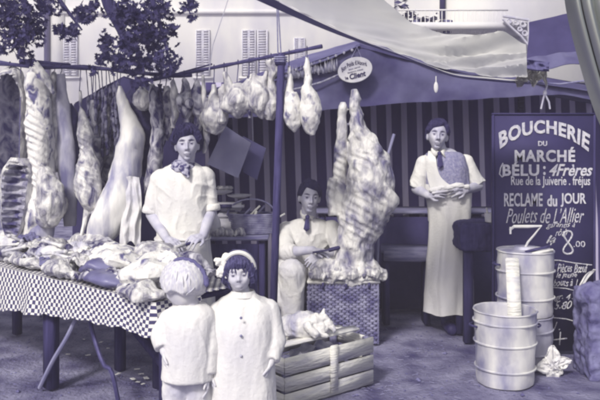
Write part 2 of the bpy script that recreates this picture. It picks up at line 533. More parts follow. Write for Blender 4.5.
# pale house behind the market
FD = 24.0
def window(parent, px0, px1, py0, py1, D, open_leaf=None):
    a, b = P(px0, py0, D), P(px1, py1, D); c = (a + b) / 2; wd, ht = b.x - a.x, a.z - b.z
    m = MB(); m.box((c.x, D - .006, c.z), (wd + .02, .05, ht + .02)); m.box((c.x, D - .03, c.z - ht / 2 - .06), (wd + .2, .12, .06)); wn = part('window', m, M['facade'], parent)
    m = MB(); n = 18
    for lx in (-1, 1):
        cx = c.x + lx * wd / 4
        for sx in (-1, 1): m.box((cx + sx * (wd / 4 - .02), D - .06, c.z), (.035, .05, ht))
        for k in range(n):
            m.box((cx, D - .06, c.z - ht / 2 + (k + .5) * ht / n), (wd / 2 - .07, .04, ht / n * .72), Matrix.Rotation(R(35), 3, 'X'))
    part('shutter', m, M['shutter'], wn)
    if open_leaf:
        m = MB(); x0 = P(open_leaf, py0, D).x
        for sx in (0, .3): m.box((x0 + sx, D - .07, c.z), (.05, .05, ht))
        for k in range(n): m.box((x0 + .15, D - .07, c.z - ht / 2 + (k + .5) * ht / n), (.26, .04, ht / n * .72), Matrix.Rotation(R(35), 3, 'X'))
        part('shutter', m, M['shutter'], wn)
house = thing('town_house', (0, FD, 0), 'pale plastered house with louvred shutters behind the market stall', 'house')
mb = MB(); mb.box((-1.2, FD + .35, 6.5), (32, .7, 13)); part('wall', mb, M['facade'], house)
mb = MB(); mb.box((-1.2, FD + .3, 13.1), (32.6, 1.2, .2)); part('cornice', mb, M['facade'], house)
window(house, 242, 256, 30, 76, FD, open_leaf=258)
window(house, 294, 305, 38, 72, FD)
window(house, 150, 166, 30, 76, FD)
window(house, 196, 210, 30, 76, FD)
window(house, 64, 78, 30, 76, FD)
mb = MB(); mb.box((-1.2, FD - .04, P(0, 12, FD).z), (31.8, .1, .14)); part('string_course', mb, M['facade'], house)
mb = MB(); mb.tube([P(47, -60, FD - .08), P(47, 66, FD - .08), Vector((P(47, 0, FD - .08).x, FD - .08, .1))], .1, 10); part('drainpipe', mb, M['darkwood'], house)
mb = MB(); mb.box((P(57, 0, FD).x, FD - .02, 6.5), (.5, .06, 12.9)); part('pilaster', mb, M['facade'], house)

# balcony house at the upper right
BD = 10.0
bal = thing('balcony_house', (P(520, 0, BD).x, BD, 0), 'cream house at upper right with a planted balcony and scrolled iron bracket', 'house')
mb = MB(); mb.box((P(505, 0, BD).x, BD + .3, 3.6), (2.9, .6, 7.2)); part('wall', mb, M['facade'], bal)
mb = MB(); mb.box((P(442, 10, BD).x, BD - .03, P(0, -8, BD).z), (.07, .05, .75)); part('drainpipe', mb, M['darkwood'], bal)
mb = MB(); mb.box((P(460, 0, BD).x, BD - .35, P(0, 34, BD).z), (1.75, .7, .09)); part('balcony_floor', mb, M['facade'], bal)
mb = MB()
for k in range(26):
    px = 400 + k * 4.2
    mb.tube([P(px, 33, BD - .66), P(px, 10, BD - .66)], .006, 5)
mb.tube([P(398, 10, BD - .66), P(508, 10, BD - .66)], .012, 6)
part('railing', mb, M['facade'], bal)
mb = MB(); q = BD - .75
a, b, c = P(503, 16, q), P(529, 20, q), P(529, 46, q)
mb.tube([a, b], .018, 6); mb.tube([b, c], .018, 6); mb.tube([P(503, 19, q), P(512, 28, q), P(521, 36, q), c], .016, 6)
for cx, cy, r in ((509, 21, 2.6), (516, 22, 3.2), (523, 24, 3.2), (520, 29, 2.4), (525, 33, 3.0)):
    mb.tube([P(cx + r * math.cos(R(t)) * (1 - t / 900), cy + r * math.sin(R(t)) * (1 - t / 900), q) for t in range(0, 500, 25)], .011, 5)
part('bracket', mb, M['ironpale'], bal)
for blobs, lab in (([(402, 6), (408, 14), (416, 22), (412, 24), (405, 20)], 'leafy plant trailing at the left end of the balcony above the pale canvas'), ([(424, 24), (437, 26), (446, 28), (431, 22)], 'low leafy plant along the balcony edge beside the dark pipe')):
    pl = thing('balcony_plant', P(blobs[2][0], 33, BD - .5), lab, 'plant')
    mb = MB()
    for k in range(95):
        bx, by = random.choice(blobs)
        p = P(bx + random.gauss(0, 4), by + random.gauss(0, 3.5), BD - .5 + random.uniform(-.12, .1))
        rot = Matrix.Rotation(random.uniform(0, 6.28), 3, 'Z') @ Matrix.Rotation(random.uniform(-1.2, 1.2), 3, 'X'); q = random.uniform(.03, .065)
        mb.add([p + rot @ Vector(x) * q for x in ((-1, 0, 0), (0, -.5, .2), (1, 0, 0), (0, .5, .2))], [(0, 1, 2, 3)])
    part('foliage', mb, M['leaf'], pl)
    mb = MB(); c = P(blobs[2][0], 33, BD - .5); mb.tube([c + Vector((0, 0, .0)), c + Vector((0, 0, .16))], [.07, .09], 14); part('pot', mb, M['stone'], pl)

# ------------------------------------------------------------------ tree overhead
tree = thing('plane_tree', (-3.4, 5.6, 0), 'dark leafed tree whose drooping branches hang over the left of the stall', 'tree')
mb = MB(); mb.tube([(-3.4, 5.6, -.05), (-3.38, 5.58, .4), (-3.3, 5.55, 1.6), (-3.2, 5.5, 2.6), (-3.0, 5.45, 3.6), (-2.8, 5.4, 5)], [.26, .2, .17, .16, .13, .06], 14)
part('trunk', mb, M['bark'], tree)
mb = MB()
mb.tube([(-3.15, 5.5, 2.8), (-2.4, 5.2, 3.0), (-1.5, 4.95, 3.05), (-.6, 4.9, 3.1), (.3, 4.85, 3.15)], [.1, .075, .06, .045, .03], 10)
mb.tube([(-1.5, 4.95, 3.05), P(102, -20, 4.9), P(109, 6, 4.9), P(121, 30, 4.9), P(132, 60, 4.9)], [.05, .045, .04, .03, .012], 8)
mb.tube([(-2.4, 5.2, 3.0), P(20, -12, 5.0), P(30, 20, 5.0), P(26, 48, 5.0)], [.05, .03, .018, .008], 8)
mb.tube([(-2.4, 5.2, 3.0), P(52, -10, 5.1), P(70, 14, 5.1), P(82, 30, 5.1)], [.04, .02, .012, .006], 8)
mb.tube([(-1.5, 4.95, 3.05), P(150, -8, 4.8), P(160, 25, 4.8), P(170, 62, 4.8)], [.04, .022, .014, .006], 8)
mb.tube([(-.6, 4.9, 3.1), P(186, -12, 4.8), P(190, 14, 4.8)], [.025, .012, .005], 8)
part('limb', mb, M['bark'], tree)
CL = [(10, 12, 16, 15, 230), (30, 30, 14, 14, 120), (14, 38, 12, 9, 80), (44, 6, 14, 9, 90), (22, 52, 5, 6, 18), (58, 28, 4, 4, 16), (30, 58, 4, 5, 14), (3, 50, 3, 5, 12),
      (72, 30, 8, 5, 34), (84, 16, 10, 5, 46), (92, 6, 8, 5, 36), (64, 32, 5, 3, 14), (78, 8, 5, 3, 10),
      (122, 10, 12, 9, 110), (140, 20, 16, 13, 190), (132, 42, 14, 13, 150), (150, 34, 12, 10, 90), (140, 64, 10, 9, 90), (160, 55, 11, 12, 100),
      (108, 42, 7, 8, 50), (104, 58, 6, 6, 36), (118, 62, 9, 7, 50), (142, 80, 5, 4, 26), (172, 66, 6, 6, 34), (94, 70, 3, 3, 10), (162, 8, 9, 8, 60), (172, 28, 5, 5, 22), (134, 84, 4, 3, 10),
      (188, 6, 6, 5, 34), (192, 17, 2.5, 4, 10)]
mb = MB()
LEAF = [(0, 0), (.35, -.12), (.55, -.5), (.62, -.05), (1.05, -.18), (.8, .12), (1.15, .42), (.62, .38), (.45, .8), (.25, .45), (0, 1.0), (-.25, .45), (-.45, .8), (-.62, .38), (-1.15, .42), (-.8, .12), (-1.05, -.18), (-.62, -.05), (-.55, -.5), (-.35, -.12)]
for (cx, cy, sx, sy, n) in CL:
    for k in range(n):
        p = P(cx + random.gauss(0, .62) * sx, cy + random.gauss(0, .62) * sy, random.uniform(4.55, 5.25))
        s = random.uniform(.017, .034)
        rot = Matrix.Rotation(random.uniform(-1.0, 1.0), 3, 'X') @ Matrix.Rotation(random.uniform(-1, 1), 3, 'Z') @ Matrix.Rotation(math.pi + random.gauss(0, .8), 3, 'Y')
        o = [p + rot @ Vector((x * s, random.uniform(-.1, .1) * s, z * s)) for x, z in LEAF]
        mid = p + rot @ Vector((0, .12 * s, .2 * s))
        mb.add(o + [mid], [(i, (i + 1) % 20, 20) for i in range(20)])
part('crown', mb, M['leaf'], tree, shade=False)

# ------------------------------------------------------------------ rear stall tent
TD = 5.95
tent = thing('market_tent', (.6, 7.0, 0), 'violet canvas market tent with a pitched front and striped back curtain', 'tent')
def strip(mb, top, bot, n=60, sag=.0, thick=.006, wav=.006, seed=0):
    """sheet between two polylines of (px, py, D)"""
    def line(l, u):
        l3 = [P(*q) for q in l]; x = u * (len(l3) - 1); i = min(int(x), len(l3) - 2); return l3[i].lerp(l3[i + 1], x - i)
    def fn(u, v):
        p = line(top, u).lerp(line(bot, u), v)
        p.y += wav * 6 * noise.fractal(Vector((p.x * 2.5 + seed, p.z * 2.5, 0)), .9, 2, 3)
        p.z += wav * noise.noise(Vector((p.x * 6, v * 3, seed))) - sag * 4 * v * (1 - v)
        return p
    mb.grid(fn, n, 14, 0, thick)
# the front valance: gable of the pitched roof
mb = MB(); strip(mb, [(190, 108, TD), (270, 84, TD), (330, 62, TD), (358, 44, TD), (400, 55, TD), (480, 68, TD), (560, 80, TD), (640, 96, TD)],
                 [(190, 118, TD), (255, 117, TD), (310, 112, TD), (355, 107, TD), (400, 103, TD), (480, 99, TD), (560, 94, TD), (640, 108, TD)], 90, seed=3)
part('front_valance', mb, M['canvas'], tent)
# the left roof slope, seen as a band above the valance, with its edge trim
mb = MB(); strip(mb, [(180, 104, TD + .5), (262, 72, TD + .5), (310, 54, TD + .5), (358, 40, TD + .5)], [(176, 112, TD - .04), (268, 83, TD - .04), (325, 60, TD - .04), (360, 45, TD - .04)], 50, seed=5)
part('roof_canvas', mb, M['canvashem'], tent)
mb = MB(); strip(mb, [(358, 41, TD + .5), (450, 62, TD + .5), (640, 92, TD + .5)], [(358, 46, TD - .03), (450, 70, TD - .03), (640, 98, TD - .03)], 50, seed=6)
part('roof_canvas', mb, M['canvas'], tent)
mb = MB()
random.seed(4)
for k in range(62):   # pale torn fringe under the slope
    t = k / 61; px = lerp(286, 337, t); py = lerp(80, 69, t); L = random.uniform(5, 16) * (1.0 - .2 * t)
    a = P(px, py + random.uniform(-2, 2), TD - .045); wd = .007
    b = P(px + random.uniform(-.6, .6), py - L, TD - .05)
    mb.add([a + Vector((-wd, 0, 0)), a + Vector((wd, 0, 0)), b, a + Vector((-wd, .005, 0)), a + Vector((wd, .005, 0)), b + Vector((0, .005, 0))], [(0, 1, 2), (3, 5, 4), (0, 2, 5, 3), (1, 4, 5, 2), (0, 3, 4, 1)])
part('fringe', mb, M['fringe'], tent)
mb = MB(); mb.tube([P(268, 94, TD - .05), P(300, 88, TD - .05), P(322, 82, TD - .05), P(340, 74, TD - .05)], .008, 6); part('edge_cord', mb, M['fringe'], tent)
for k in range(11):
    mb = MB(); t = k / 10; p = P(lerp(272, 352, t), lerp(78, 50, t), TD - .06); mb.ell(p, (.012, .006, .012), n=10, m=6)
    part('eyelet', mb, M['fringe'], tent)
# roof sheets going back over the stall
RB = 7.2
mb = MB()
def roof(u, v):
    D = lerp(TD + .02, RB, v); x = lerp(-1.0, 2.9, u)
    pk = .48; z = 2.34 - (.33 * (pk - x) if x < pk else .17 * (x - pk))
    return Vector((x, D, z - .03 + .02 * noise.noise(Vector((x * 2, D * 2, 0)))))
mb.grid(roof, 40, 14, 0, .006); part('roof_canvas', mb, M['canvas'], tent)
def curtain(x0, x1, D, z0, z1, thick=.006, amp=.035, fr=11, slant=0.0, seed=0):
    m = MB()
    def fn(u, v):
        x = lerp(x0, x1, u); z = lerp(z1, z0, v)
        y = D + amp * math.sin(x * fr * 2 + 1.5 * noise.noise(Vector((x, 0, seed)))) * (.35 + .65 * v) + .03 * noise.noise(Vector((x * 2, z * 2, seed)))
        return Vector((x + slant * v * (.5 + .5 * noise.noise(Vector((x * 1.5, 3, seed)))), y, z))
    m.grid(fn, 220, 16, 0, thick, uvf=lambda u, v: (lerp(x0, x1, u), lerp(z1, z0, v)))
    return m
part('back_curtain', curtain(-1.0, 2.9, 7.05, .02, 2.12, slant=.14), M['stripe'], tent)
for x in (-.98, 2.86):
    mb = MB(); mb.tube([(x, RB - .1, 0), (x, RB - .1, 2.0)], .025, 8); part('pole', mb, M['pole'], tent)
mb = MB(); mb.tube([(2.86, TD + .05, 0), (2.86, TD + .05, 1.9)], .025, 8); part('pole', mb, M['pole'], tent)
mb = MB(); mb.tube([(-.97, 6.1, 1.9), (.48, 6.1, 2.285), (2.86, 6.1, 1.85)], .022, 8); part('rafter', mb, M['pole'], tent)
mb = MB(); mb.tube([(.48, TD + .03, 2.29), (.48, RB, 2.29)], .024, 8); part('ridge_pole', mb, M['pole'], tent)

# darker tent at the left behind the hanging meat
dk = thing('dark_tent', (-1.3, 6.5, 0), 'dark canvas tent with a low peak behind the strings of sausages', 'tent')
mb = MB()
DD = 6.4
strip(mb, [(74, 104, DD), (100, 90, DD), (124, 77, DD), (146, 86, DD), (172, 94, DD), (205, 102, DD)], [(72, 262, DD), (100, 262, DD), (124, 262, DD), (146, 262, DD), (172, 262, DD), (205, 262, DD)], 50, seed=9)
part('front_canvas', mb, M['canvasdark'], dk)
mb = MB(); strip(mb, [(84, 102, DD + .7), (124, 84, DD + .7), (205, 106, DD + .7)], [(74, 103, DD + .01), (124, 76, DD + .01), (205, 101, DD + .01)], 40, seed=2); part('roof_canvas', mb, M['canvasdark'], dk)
for px in (76, 203):
    mb = MB(); mb.tube([P(px, 104, DD + .05), Vector((P(px, 0, DD + .05).x, DD + .05, 0))], .02, 8); part('pole', mb, M['pole'], dk)

# slate coloured awning at the far right
aw = thing('slate_awning', (P(565, 0, 6.6).x, 6.6, 0), 'slate violet awning at the far right beyond the pale canvas', 'awning')
mb = MB(); strip(mb, [(529, 22, 6.9), (556, 16, 6.9), (580, 10, 6.9), (640, -4, 6.9)], [(527, 64, 6.5), (556, 60, 6.5), (580, 56, 6.5), (640, 48, 6.5)], 30, seed=12)
part('roof_canvas', mb, M['roof'], aw)
mb = MB(); strip(mb, [(505, 60, 6.3), (540, 56, 6.3), (580, 50, 6.3), (640, 44, 6.3)], [(520, 70, 6.1), (545, 68, 6.1), (580, 64, 6.1), (640, 60, 6.1)], 30, seed=13, wav=.02)
part('valance', mb, M['canvas'], aw)
for x in (2.0, 3.05):
    mb = MB(); mb.tube([(x, 6.55, 0), (x, 6.55, 2.15)], .03, 8); part('pole', mb, M['pole'], aw)
mb = MB(); mb.box((2.5, 7.3, 1.05), (1.3, .06, 2.1)); part('back_panel', mb, M['canvasdark'], aw)

# pale front tarpaulin overhead
tp = thing('tarpaulin', (.9, 4.2, 2.0), 'sagging pale canvas tarpaulin stretched overhead across the upper right', 'tarpaulin')
FAR = [(255, -4, 3.9), (290, 12, 4.1), (330, 29, 4.3), (365, 42, 4.45), (400, 54, 4.6), (430, 66, 4.65), (455, 75, 4.7), (490, 79, 4.72), (528, 82, 4.75)]
NEAR = [(300, -70, 3.3), (335, -40, 3.35), (362, -18, 3.4), (388, 4, 3.5), (408, 22, 3.6), (430, 31, 3.7), (455, 33, 3.75), (490, 34, 3.8), (526, 42, 3.9)]
def tline(l, u):
    q = catmull(l, 81)[int(round(u * 80))]; return P(*q)
FARC = [P(*q) for q in catmull(FAR, 81)]; NEARC = [P(*q) for q in catmull(NEAR, 81)]
def tfn(v0, v1):
    def fn(u, v):
        i = int(round(u * 80)); t = lerp(v0, v1, v); p = FARC[i].lerp(NEARC[i], t)
        wr = (1 - abs(noise.fractal(Vector((p.x * 1.8, p.y * 4 + p.x * 1.5, 1)), .9, 2, 3)) * 2) + .4 * noise.noise(Vector((p.x * 6, p.y * 9, 3)))
        p.z += .028 * wr * smooth(u, .15, .8) - .05 * math.sin(math.pi * t) + .022 * noise.fractal(Vector((p.x * 9, 0, 5)), .9, 2, 4) * (1 - t) ** 3
        return p
    return fn
mb = MB(); mb.grid(tfn(.16, 1), 80, 24, 0, 0); part('sheet', mb, M['canvaspale'], tp)
def hemfn(u, v):
    i = int(round(u * 80)); k = .17 * (1 - .75 * u); t = lerp(-.02, k, v) 
    p = FARC[i].lerp(NEARC[i], t); p.z -= .006 + .05 * math.sin(math.pi * max(t, 0)) 
    return p
def hem2(u, v):
    i = int(round(u * 80)); t = lerp(.17 * (1 - .75 * u) + .002, .17, v); p = FARC[i].lerp(NEARC[i], t); p.z -= .003 + .05 * math.sin(math.pi * max(t, 0)); return p
mb = MB(); mb.grid(hemfn, 80, 8, 0, .004); part('hem', mb, M['canvashem'], tp)
mb = MB(); mb.grid(hem2, 80, 8, 0, 0); part('inner_sheet', mb, M['canvaspale'], tp)
# torn corner with its knotted cord
mb = MB()
def corner(u, v):
    tip = 9 * abs(math.sin(u * 7.2 + .5)) * (1 - .3 * u) + 4 * noise.noise(Vector((u * 9, 0, 2)))
    p = P(lerp(516, 547, u) + 3 * noise.noise(Vector((u * 4, v * 4, 1))), lerp(63 + 3 * u, 79 + tip, v), 4.62 + .1 * noise.fractal(Vector((u * 7, v * 2.5, 7)), .9, 2, 3) + .05 * v)
    return p
mb.grid(corner, 40, 18, 0, .003)
def slit(u, v): return P(lerp(506, 549, u), lerp(57 + 5 * u, 62 + 9 * u + 3 * math.sin(u * 3), v), 4.57 + .06 * noise.noise(Vector((u * 6, v * 3, 1))))
m2 = MB(); m2.grid(slit, 30, 8, 0, .003); part('folded_edge', m2, M['canvashem'], tp); part('torn_corner', mb, M['canvaspale'], tp)
mb = MB(); mb.tube([P(545, 76, 4.7), P(547, 86, 4.7), P(544, 96, 4.7), P(541, 109, 4.7)], .006, 6); mb.tube([P(545, 94, 4.7), P(549, 102, 4.7), P(550, 109, 4.7)], .006, 6); mb.ell(P(545, 93, 4.7), (.014, .014, .02), n=8, m=6)
part('cord', mb, M['cord'], tp)
# stays that carry it, above the frame
mb = MB(); mb.tube([FARC[80], P(560, 84, 4.75), Vector((2.75, 4.75, 2.05))], .006, 6); mb.tube([FARC[0], P(230, -30, 3.9), (-1.2, 4.6, 3.05)], .006, 6); part('stay', mb, M['rope'], tp)
mb = MB(); mb.tube([(2.75, 4.75, 0), (2.75, 4.75, 2.1)], .03, 8); part('pole', mb, M['pole'], tp)
mb = MB(); c = P(436, 83, 5.2); mb.tube([c + Vector((0, 0, .05)), c], .004, 5); mb.ell(c - Vector((0, 0, .03)), (.016, .01, .04), n=10, m=8)
solo('hanging_tag', mb, M['paper'], 'small white tag hanging under the edge of the pale canvas', 'tag')

# ================================================================== RAILS AND POST
post = thing('wooden_post', (P(276, 0, 4.9).x, 4.9, 0), 'slim dark wooden post in front of the seated butcher carrying the meat rail', 'post')
mb = MB(); mb.beam(Vector((P(271.5, 0, 4.9).x, 4.9, 0)), P(281.5, 53, 4.9), .058, .05, bev=.006); part('shaft', mb, M['post'], post)
mb = MB(); mb.box(P(280.5, 62, 4.9), (.074, .07, .05), bev=.006); part('collar', mb, M['steel'], post)
mb = MB()
mb.tube([P(278, 54, 4.88), P(277, 10, 4.88), Vector((-.15, 4.87, 3.12))], .0045, 6)
mb.tube([P(281, 54, 4.88), P(278.5, 12, 4.88), Vector((-.13, 4.87, 3.12))], .0045, 6)
for k in range(3): mb.tube([P(280.5, 57 + k * 2.2, 4.9) + Vector((.042 * math.cos(q), .04 * math.sin(q), .003 * math.sin(q))) for q in [i * .5236 for i in range(13)]], .006, 6)
solo('hanging_rope', mb, M['rope'], 'doubled rope running up from the head of the dark post', 'rope')
mb = MB(); mb.tube([P(209, 71, 5.0), P(213, 45, 5.0), P(228, 0, 5.0), P(236, -25, 4.92), Vector((-.4, 4.89, 3.1))], .003, 5)
solo('thin_cord', mb, M['cord'], 'thin slack cord rising from the rail in front of the pale house wall', 'cord')

def rail_l(px): return P(px, 63 + (px / 200) * 13 + 1.2 * math.sin(px / 20), 5.4)
def rail_r(px):
    t = (px - 148) / 175; return P(px, lerp(80.5, 46, t), lerp(5.32, 4.84, t))
mb = MB(); mb.tube([rail_l(x) for x in range(-60, 196, 12)], [.017 + .004 * math.sin(k * 1.7) for k in range(22)], 8)
lr = solo('meat_rail', mb, M['pole'], 'long knotty pole carrying the carcasses at the left under the leaves', 'rail', 'poles the meat hangs from')
mb = MB(); mb.tube([rail_r(x) for x in range(146, 325, 8)], [.013 + .002 * math.sin(k * 2.1) for k in range(23)], 8)
solo('meat_rail', mb, M['pole'], 'rising pole lashed to the post carrying the joints of meat', 'rail', 'poles the meat hangs from')
mb = MB(); mb.tube([P(150, 74, 5.36), P(175, 74, 5.3), P(212, 64, 5.2)], .006, 6)
solo('rope', mb, M['darkwood'], 'dark cord joining the two meat rails above the pork side', 'rope')
mb = MB(); mb.tube([P(20, 61, 5.43), P(40, 63, 5.42), P(70, 66, 5.42)], .02, 6)
solo('rail_stick', mb, M['darkwood'], 'short dark stick lying on the left meat rail near the pale speckled side', 'stick')
mb = MB(); mb.beam(Vector((-2.75, 5.42, 0)), Vector((-2.75, 5.42, 2.2)), .06, .06)
solo('rail_prop', mb, M['darkwood'], 'dark prop holding up the far left end of the meat rail', 'prop')

# ================================================================== HANGING MEAT
HG = 'cuts of meat hanging from the rails'
def cut(label, cat, rows, m, top=None, name='meat_joint', hollow=None, extra=None, voxel=None, ribs_at=None, **kw):
    mb = MB(); flesh(mb, rows, hollow=hollow, **kw)
    if extra: extra(mb)
    mats = [M[m], M['cavity']]
    r0 = rows[0]; loc = P(r0[0], r0[1], r0[2])
    if voxel: me = remesh(mb, mats[:1], voxel, 3)
    else: me = to_mesh(name, mb, mats)
    if ribs_at:      # ribs showing through: slanting ridges between two heights
        y0, y1, ra, per = ribs_at; z0, z1 = P(0, y1, r0[2]).z, P(0, y0, r0[2]).z; ns = [v.normal.copy() for v in me.vertices]
        for v, n in zip(me.vertices, ns):
            g = smooth(v.co.z, z0, z0 + .06) * (1 - smooth(v.co.z, z1 - .06, z1)) * max(0, -n.y)
            q = v.co.z + .55 * (v.co.x - loc.x) + .03 * noise.noise(v.co * 4)
            v.co += n * (ra * g * (1 - 2 * abs(math.sin(math.pi * q / per)) ** 1.6) * (.6 + .8 * noise.noise(v.co * 6 + Vector((3, 3, 3)))))
        me.update()
    o = tag(link(name, me, None, base(mb)), label, cat, HG)
    if top is not None: hook(o, top, loc + Vector((0, 0, -.012)))
    return o

# a: opened carcass at the edge
cut('opened carcass at the far left with a dark arched hollow', 'carcass', [(10, 68, 5.4, 10, .04), (11, 75, 5.42, 24, .1), (12, 95, 5.45, 32, .14), (12, 130, 5.45, 32, .15), (12, 158, 5.45, 30, .14), (12, 178, 5.45, 22, .08)],
    'lamb', rail_l(10), 'carcass', hollow=(.12, .97, .95), ribs=.01, amp=.012, seed=2)
cut('pale rack of ribs hanging low at the far left', 'meat', [(20, 158, 5.28, 18, .05), (19, 172, 5.28, 32, .09), (17, 195, 5.28, 31, .1), (15, 218, 5.28, 26, .09), (12, 236, 5.28, 14, .05)],
    'lamb', rail_l(20) , 'rib_rack', hollow=(.1, .95, .55), ribs=.022, amp=.01, seed=5)
# b: long pale side
def exb(mb):
    mb.cap(P(36, 63, 5.36), P(46, 78, 5.3), .02, .03); mb.cap(P(46, 78, 5.3), P(53, 92, 5.3), .03, .018)
cut('long pale side of meat with dark speckles second from the left', 'carcass', [(33, 66, 5.38, 6, .03), (35, 78, 5.36, 18, .07), (38, 100, 5.36, 24, .1), (40, 130, 5.36, 27, .11), (41, 160, 5.36, 25, .11), (44, 185, 5.34, 22, .1), (42, 205, 5.33, 30, .12), (36, 228, 5.33, 24, .1), (30, 246, 5.33, 16, .06)],
    'ham', rail_l(33), 'carcass', ribs_at=(88, 190, .009, .05), extra=exb, voxel=.008, amp=.02, seed=9)
cut('mottled forequarter hanging low beside the rack of ribs', 'meat', [(44, 168, 5.22, 10, .04), (47, 182, 5.2, 22, .08), (52, 198, 5.2, 30, .1), (49, 214, 5.2, 26, .09), (40, 224, 5.2, 14, .05)], 'lamb', None, amp=.028, seed=14)
cut('grey flap of meat hanging below the mottled forequarter', 'meat', [(46, 206, 5.3, 22, .03), (43, 222, 5.28, 26, .04), (38, 240, 5.26, 26, .04), (32, 258, 5.24, 22, .03)], 'greycloth', None, amp=.012, seed=15)
cut('narrow grey violet strip of hide between two carcasses', 'hide', [(61, 74, 5.44, 8, .02), (62, 100, 5.44, 13, .03), (65, 140, 5.44, 18, .04), (68, 180, 5.44, 17, .04), (70, 226, 5.44, 12, .03)], 'greycloth', rail_l(61), 'hide_strip', amp=.012, seed=16)
cut('dark strip of hide hanging beside the grey violet strip', 'hide', [(68, 104, 5.5, 8, .03), (71, 120, 5.5, 14, .05), (72, 150, 5.5, 14, .05), (74, 190, 5.5, 10, .04)], 'hide', None, 'hide_strip', amp=.02, seed=17)
# d: small lamb with splayed legs
def exd(mb):
    for a, b, c in (((92, 205), (98, 226), (92, 238)), ((97, 203), (108, 222), (114, 232)), ((88, 208), (84, 226), (80, 240)), ((100, 200), (112, 214), (118, 222))):
        mb.cap(P(a[0], a[1], 5.2), P(b[0], b[1], 5.15), .03, .016); mb.cap(P(b[0], b[1], 5.15), P(c[0], c[1], 5.12), .016, .012)
cut('small pale lamb carcass with splayed legs hung by one shank', 'carcass', [(80, 90, 5.3, 3, .012), (81, 108, 5.3, 7, .025), (84, 130, 5.28, 13, .05), (87, 155, 5.25, 17, .07), (88, 178, 5.22, 27, .1), (90, 194, 5.2, 27, .1), (95, 208, 5.2, 16, .06)],
    'lamb', rail_l(80), 'lamb_carcass', ribs_at=(118, 196, .007, .036), extra=exd, voxel=.007, amp=.02, seed=21)
# e: strings of sausages
random.seed(21)
for k in range(9):
    mb = MB(); px = 89 + k * 3.6 + random.uniform(-.8, .8); y0 = 100 - k * 1.6; D = 5.47 - .03 * (k % 3)
    n = random.randint(9, 12)
    sag = random.uniform(-2, 2)
    for j in range(n):
        y = y0 + j * 6.6; tilt = random.uniform(-.25, .25)
        c = P(px + sag * math.sin(j * .5) + random.uniform(-.6, .6), y, D + random.uniform(-.02, .02))
        mb.cap(c + Vector((-.02 * tilt, 0, .022)), c + Vector((.02 * tilt, 0, -.022)), .0125, .0125, 8)
    top = P(px, y0 - 4, D)
    mb.tube([Vector((top.x, 5.4, rail_l(px).z + .018)), Vector((top.x, lerp(5.4, D, .5), lerp(rail_l(px).z, top.z, .4))), top, P(px, y0, D)], .004, 5)
    solo('sausage_string', mb, M['sausage'], 'string of dark sausages in the row hanging against the dark tent', 'sausages', 'strings of sausages')
# f: tall pale pig side
cut('tall smooth pale side of pork broadening down to the table', 'carcass', [(120, 86, 5.28, 3, .02), (121, 95, 5.28, 8, .04), (124, 108, 5.27, 11, .05), (129, 126, 5.25, 20, .08), (131, 142, 5.24, 28, .11), (127, 162, 5.22, 28, .11), (122, 185, 5.18, 31, .12), (113, 208, 5.15, 33, .12), (104, 226, 5.12, 32, .1), (96, 241, 5.1, 22, .06)],
    'fat', rail_l(120), 'pork_side', amp=.022, seed=31, nsc=5)
mb = MB(); mb.grid(lambda u, v: P(lerp(122 - 1 * v, 139 + 3 * v, u) + 1.5 * math.sin(v * 5), lerp(176 + 3 * abs(u - .5), 244 + 3 * math.sin(u * 9), v), 5.09 - .05 * v + .012 * math.sin(u * 13 + 2 * v) * (.4 + v) + .02 * noise.noise(Vector((u * 5, v * 6, 2)))), 40, 50, 0, .004)
solo('hand_towel', mb, M['white2'], 'white towel draped in folds against the pork side by the scarfed butcher', 'towel')
# g: dark hide mass with pale lump
cut('black hide hanging in a wide mass beside the pork', 'hide', [(142, 82, 5.5, 12, .04), (143, 95, 5.5, 34, .09), (146, 120, 5.5, 34, .1), (147, 150, 5.5, 26, .08), (150, 176, 5.5, 14, .05)], 'hide', rail_l(142), 'hide', amp=.03, seed=33)
cut('pale lump of suet on the black hide', 'suet', [(142, 88, 5.33, 6, .03), (142, 96, 5.31, 20, .07), (143, 103, 5.31, 20, .07), (142, 109, 5.33, 9, .03)], 'lamb', rail_l(142), 'suet', amp=.022, seed=34)
# h: strips
cut('long mottled strip of flesh to the left of the scarfed butcher', 'meat', [(152, 84, 5.25, 4, .02), (154, 100, 5.25, 11, .05), (158, 125, 5.25, 13, .05), (156, 150, 5.25, 14, .06), (153, 178, 5.25, 17, .06), (152, 200, 5.25, 12, .04), (149, 212, 5.25, 5, .02)], 'offal', rail_r(152), amp=.025, seed=36)
cut('short dark lights hung above the shoulder of the scarfed butcher', 'offal', [(166, 86, 5.3, 6, .03), (167, 100, 5.3, 12, .05), (167, 118, 5.3, 14, .05), (164, 140, 5.3, 9, .03)], 'offal', rail_r(166), 'offal', amp=.03, seed=37)
cut('pale thin flank just left of the head of the scarfed butcher', 'meat', [(173, 80, 5.2, 3, .02), (174, 95, 5.2, 7, .03), (175, 112, 5.2, 9, .04), (173, 128, 5.2, 6, .02)], 'lamb', rail_r(173), amp=.02, seed=38)
def exi(mb):
    mb.ell(P(190, 103, 5.1), (.035, .03, .04)); mb.ell(P(180, 100, 5.12), (.03, .03, .045))
cut('pluck with round dark heart hung above the dark haired butcher', 'offal', [(184, 78, 5.18, 4, .02), (185, 90, 5.18, 10, .04), (186, 104, 5.18, 15, .06), (188, 118, 5.18, 12, .05), (190, 130, 5.18, 6, .03)], 'offal', rail_r(184), 'pluck', extra=exi, voxel=.006, amp=.03, seed=39)
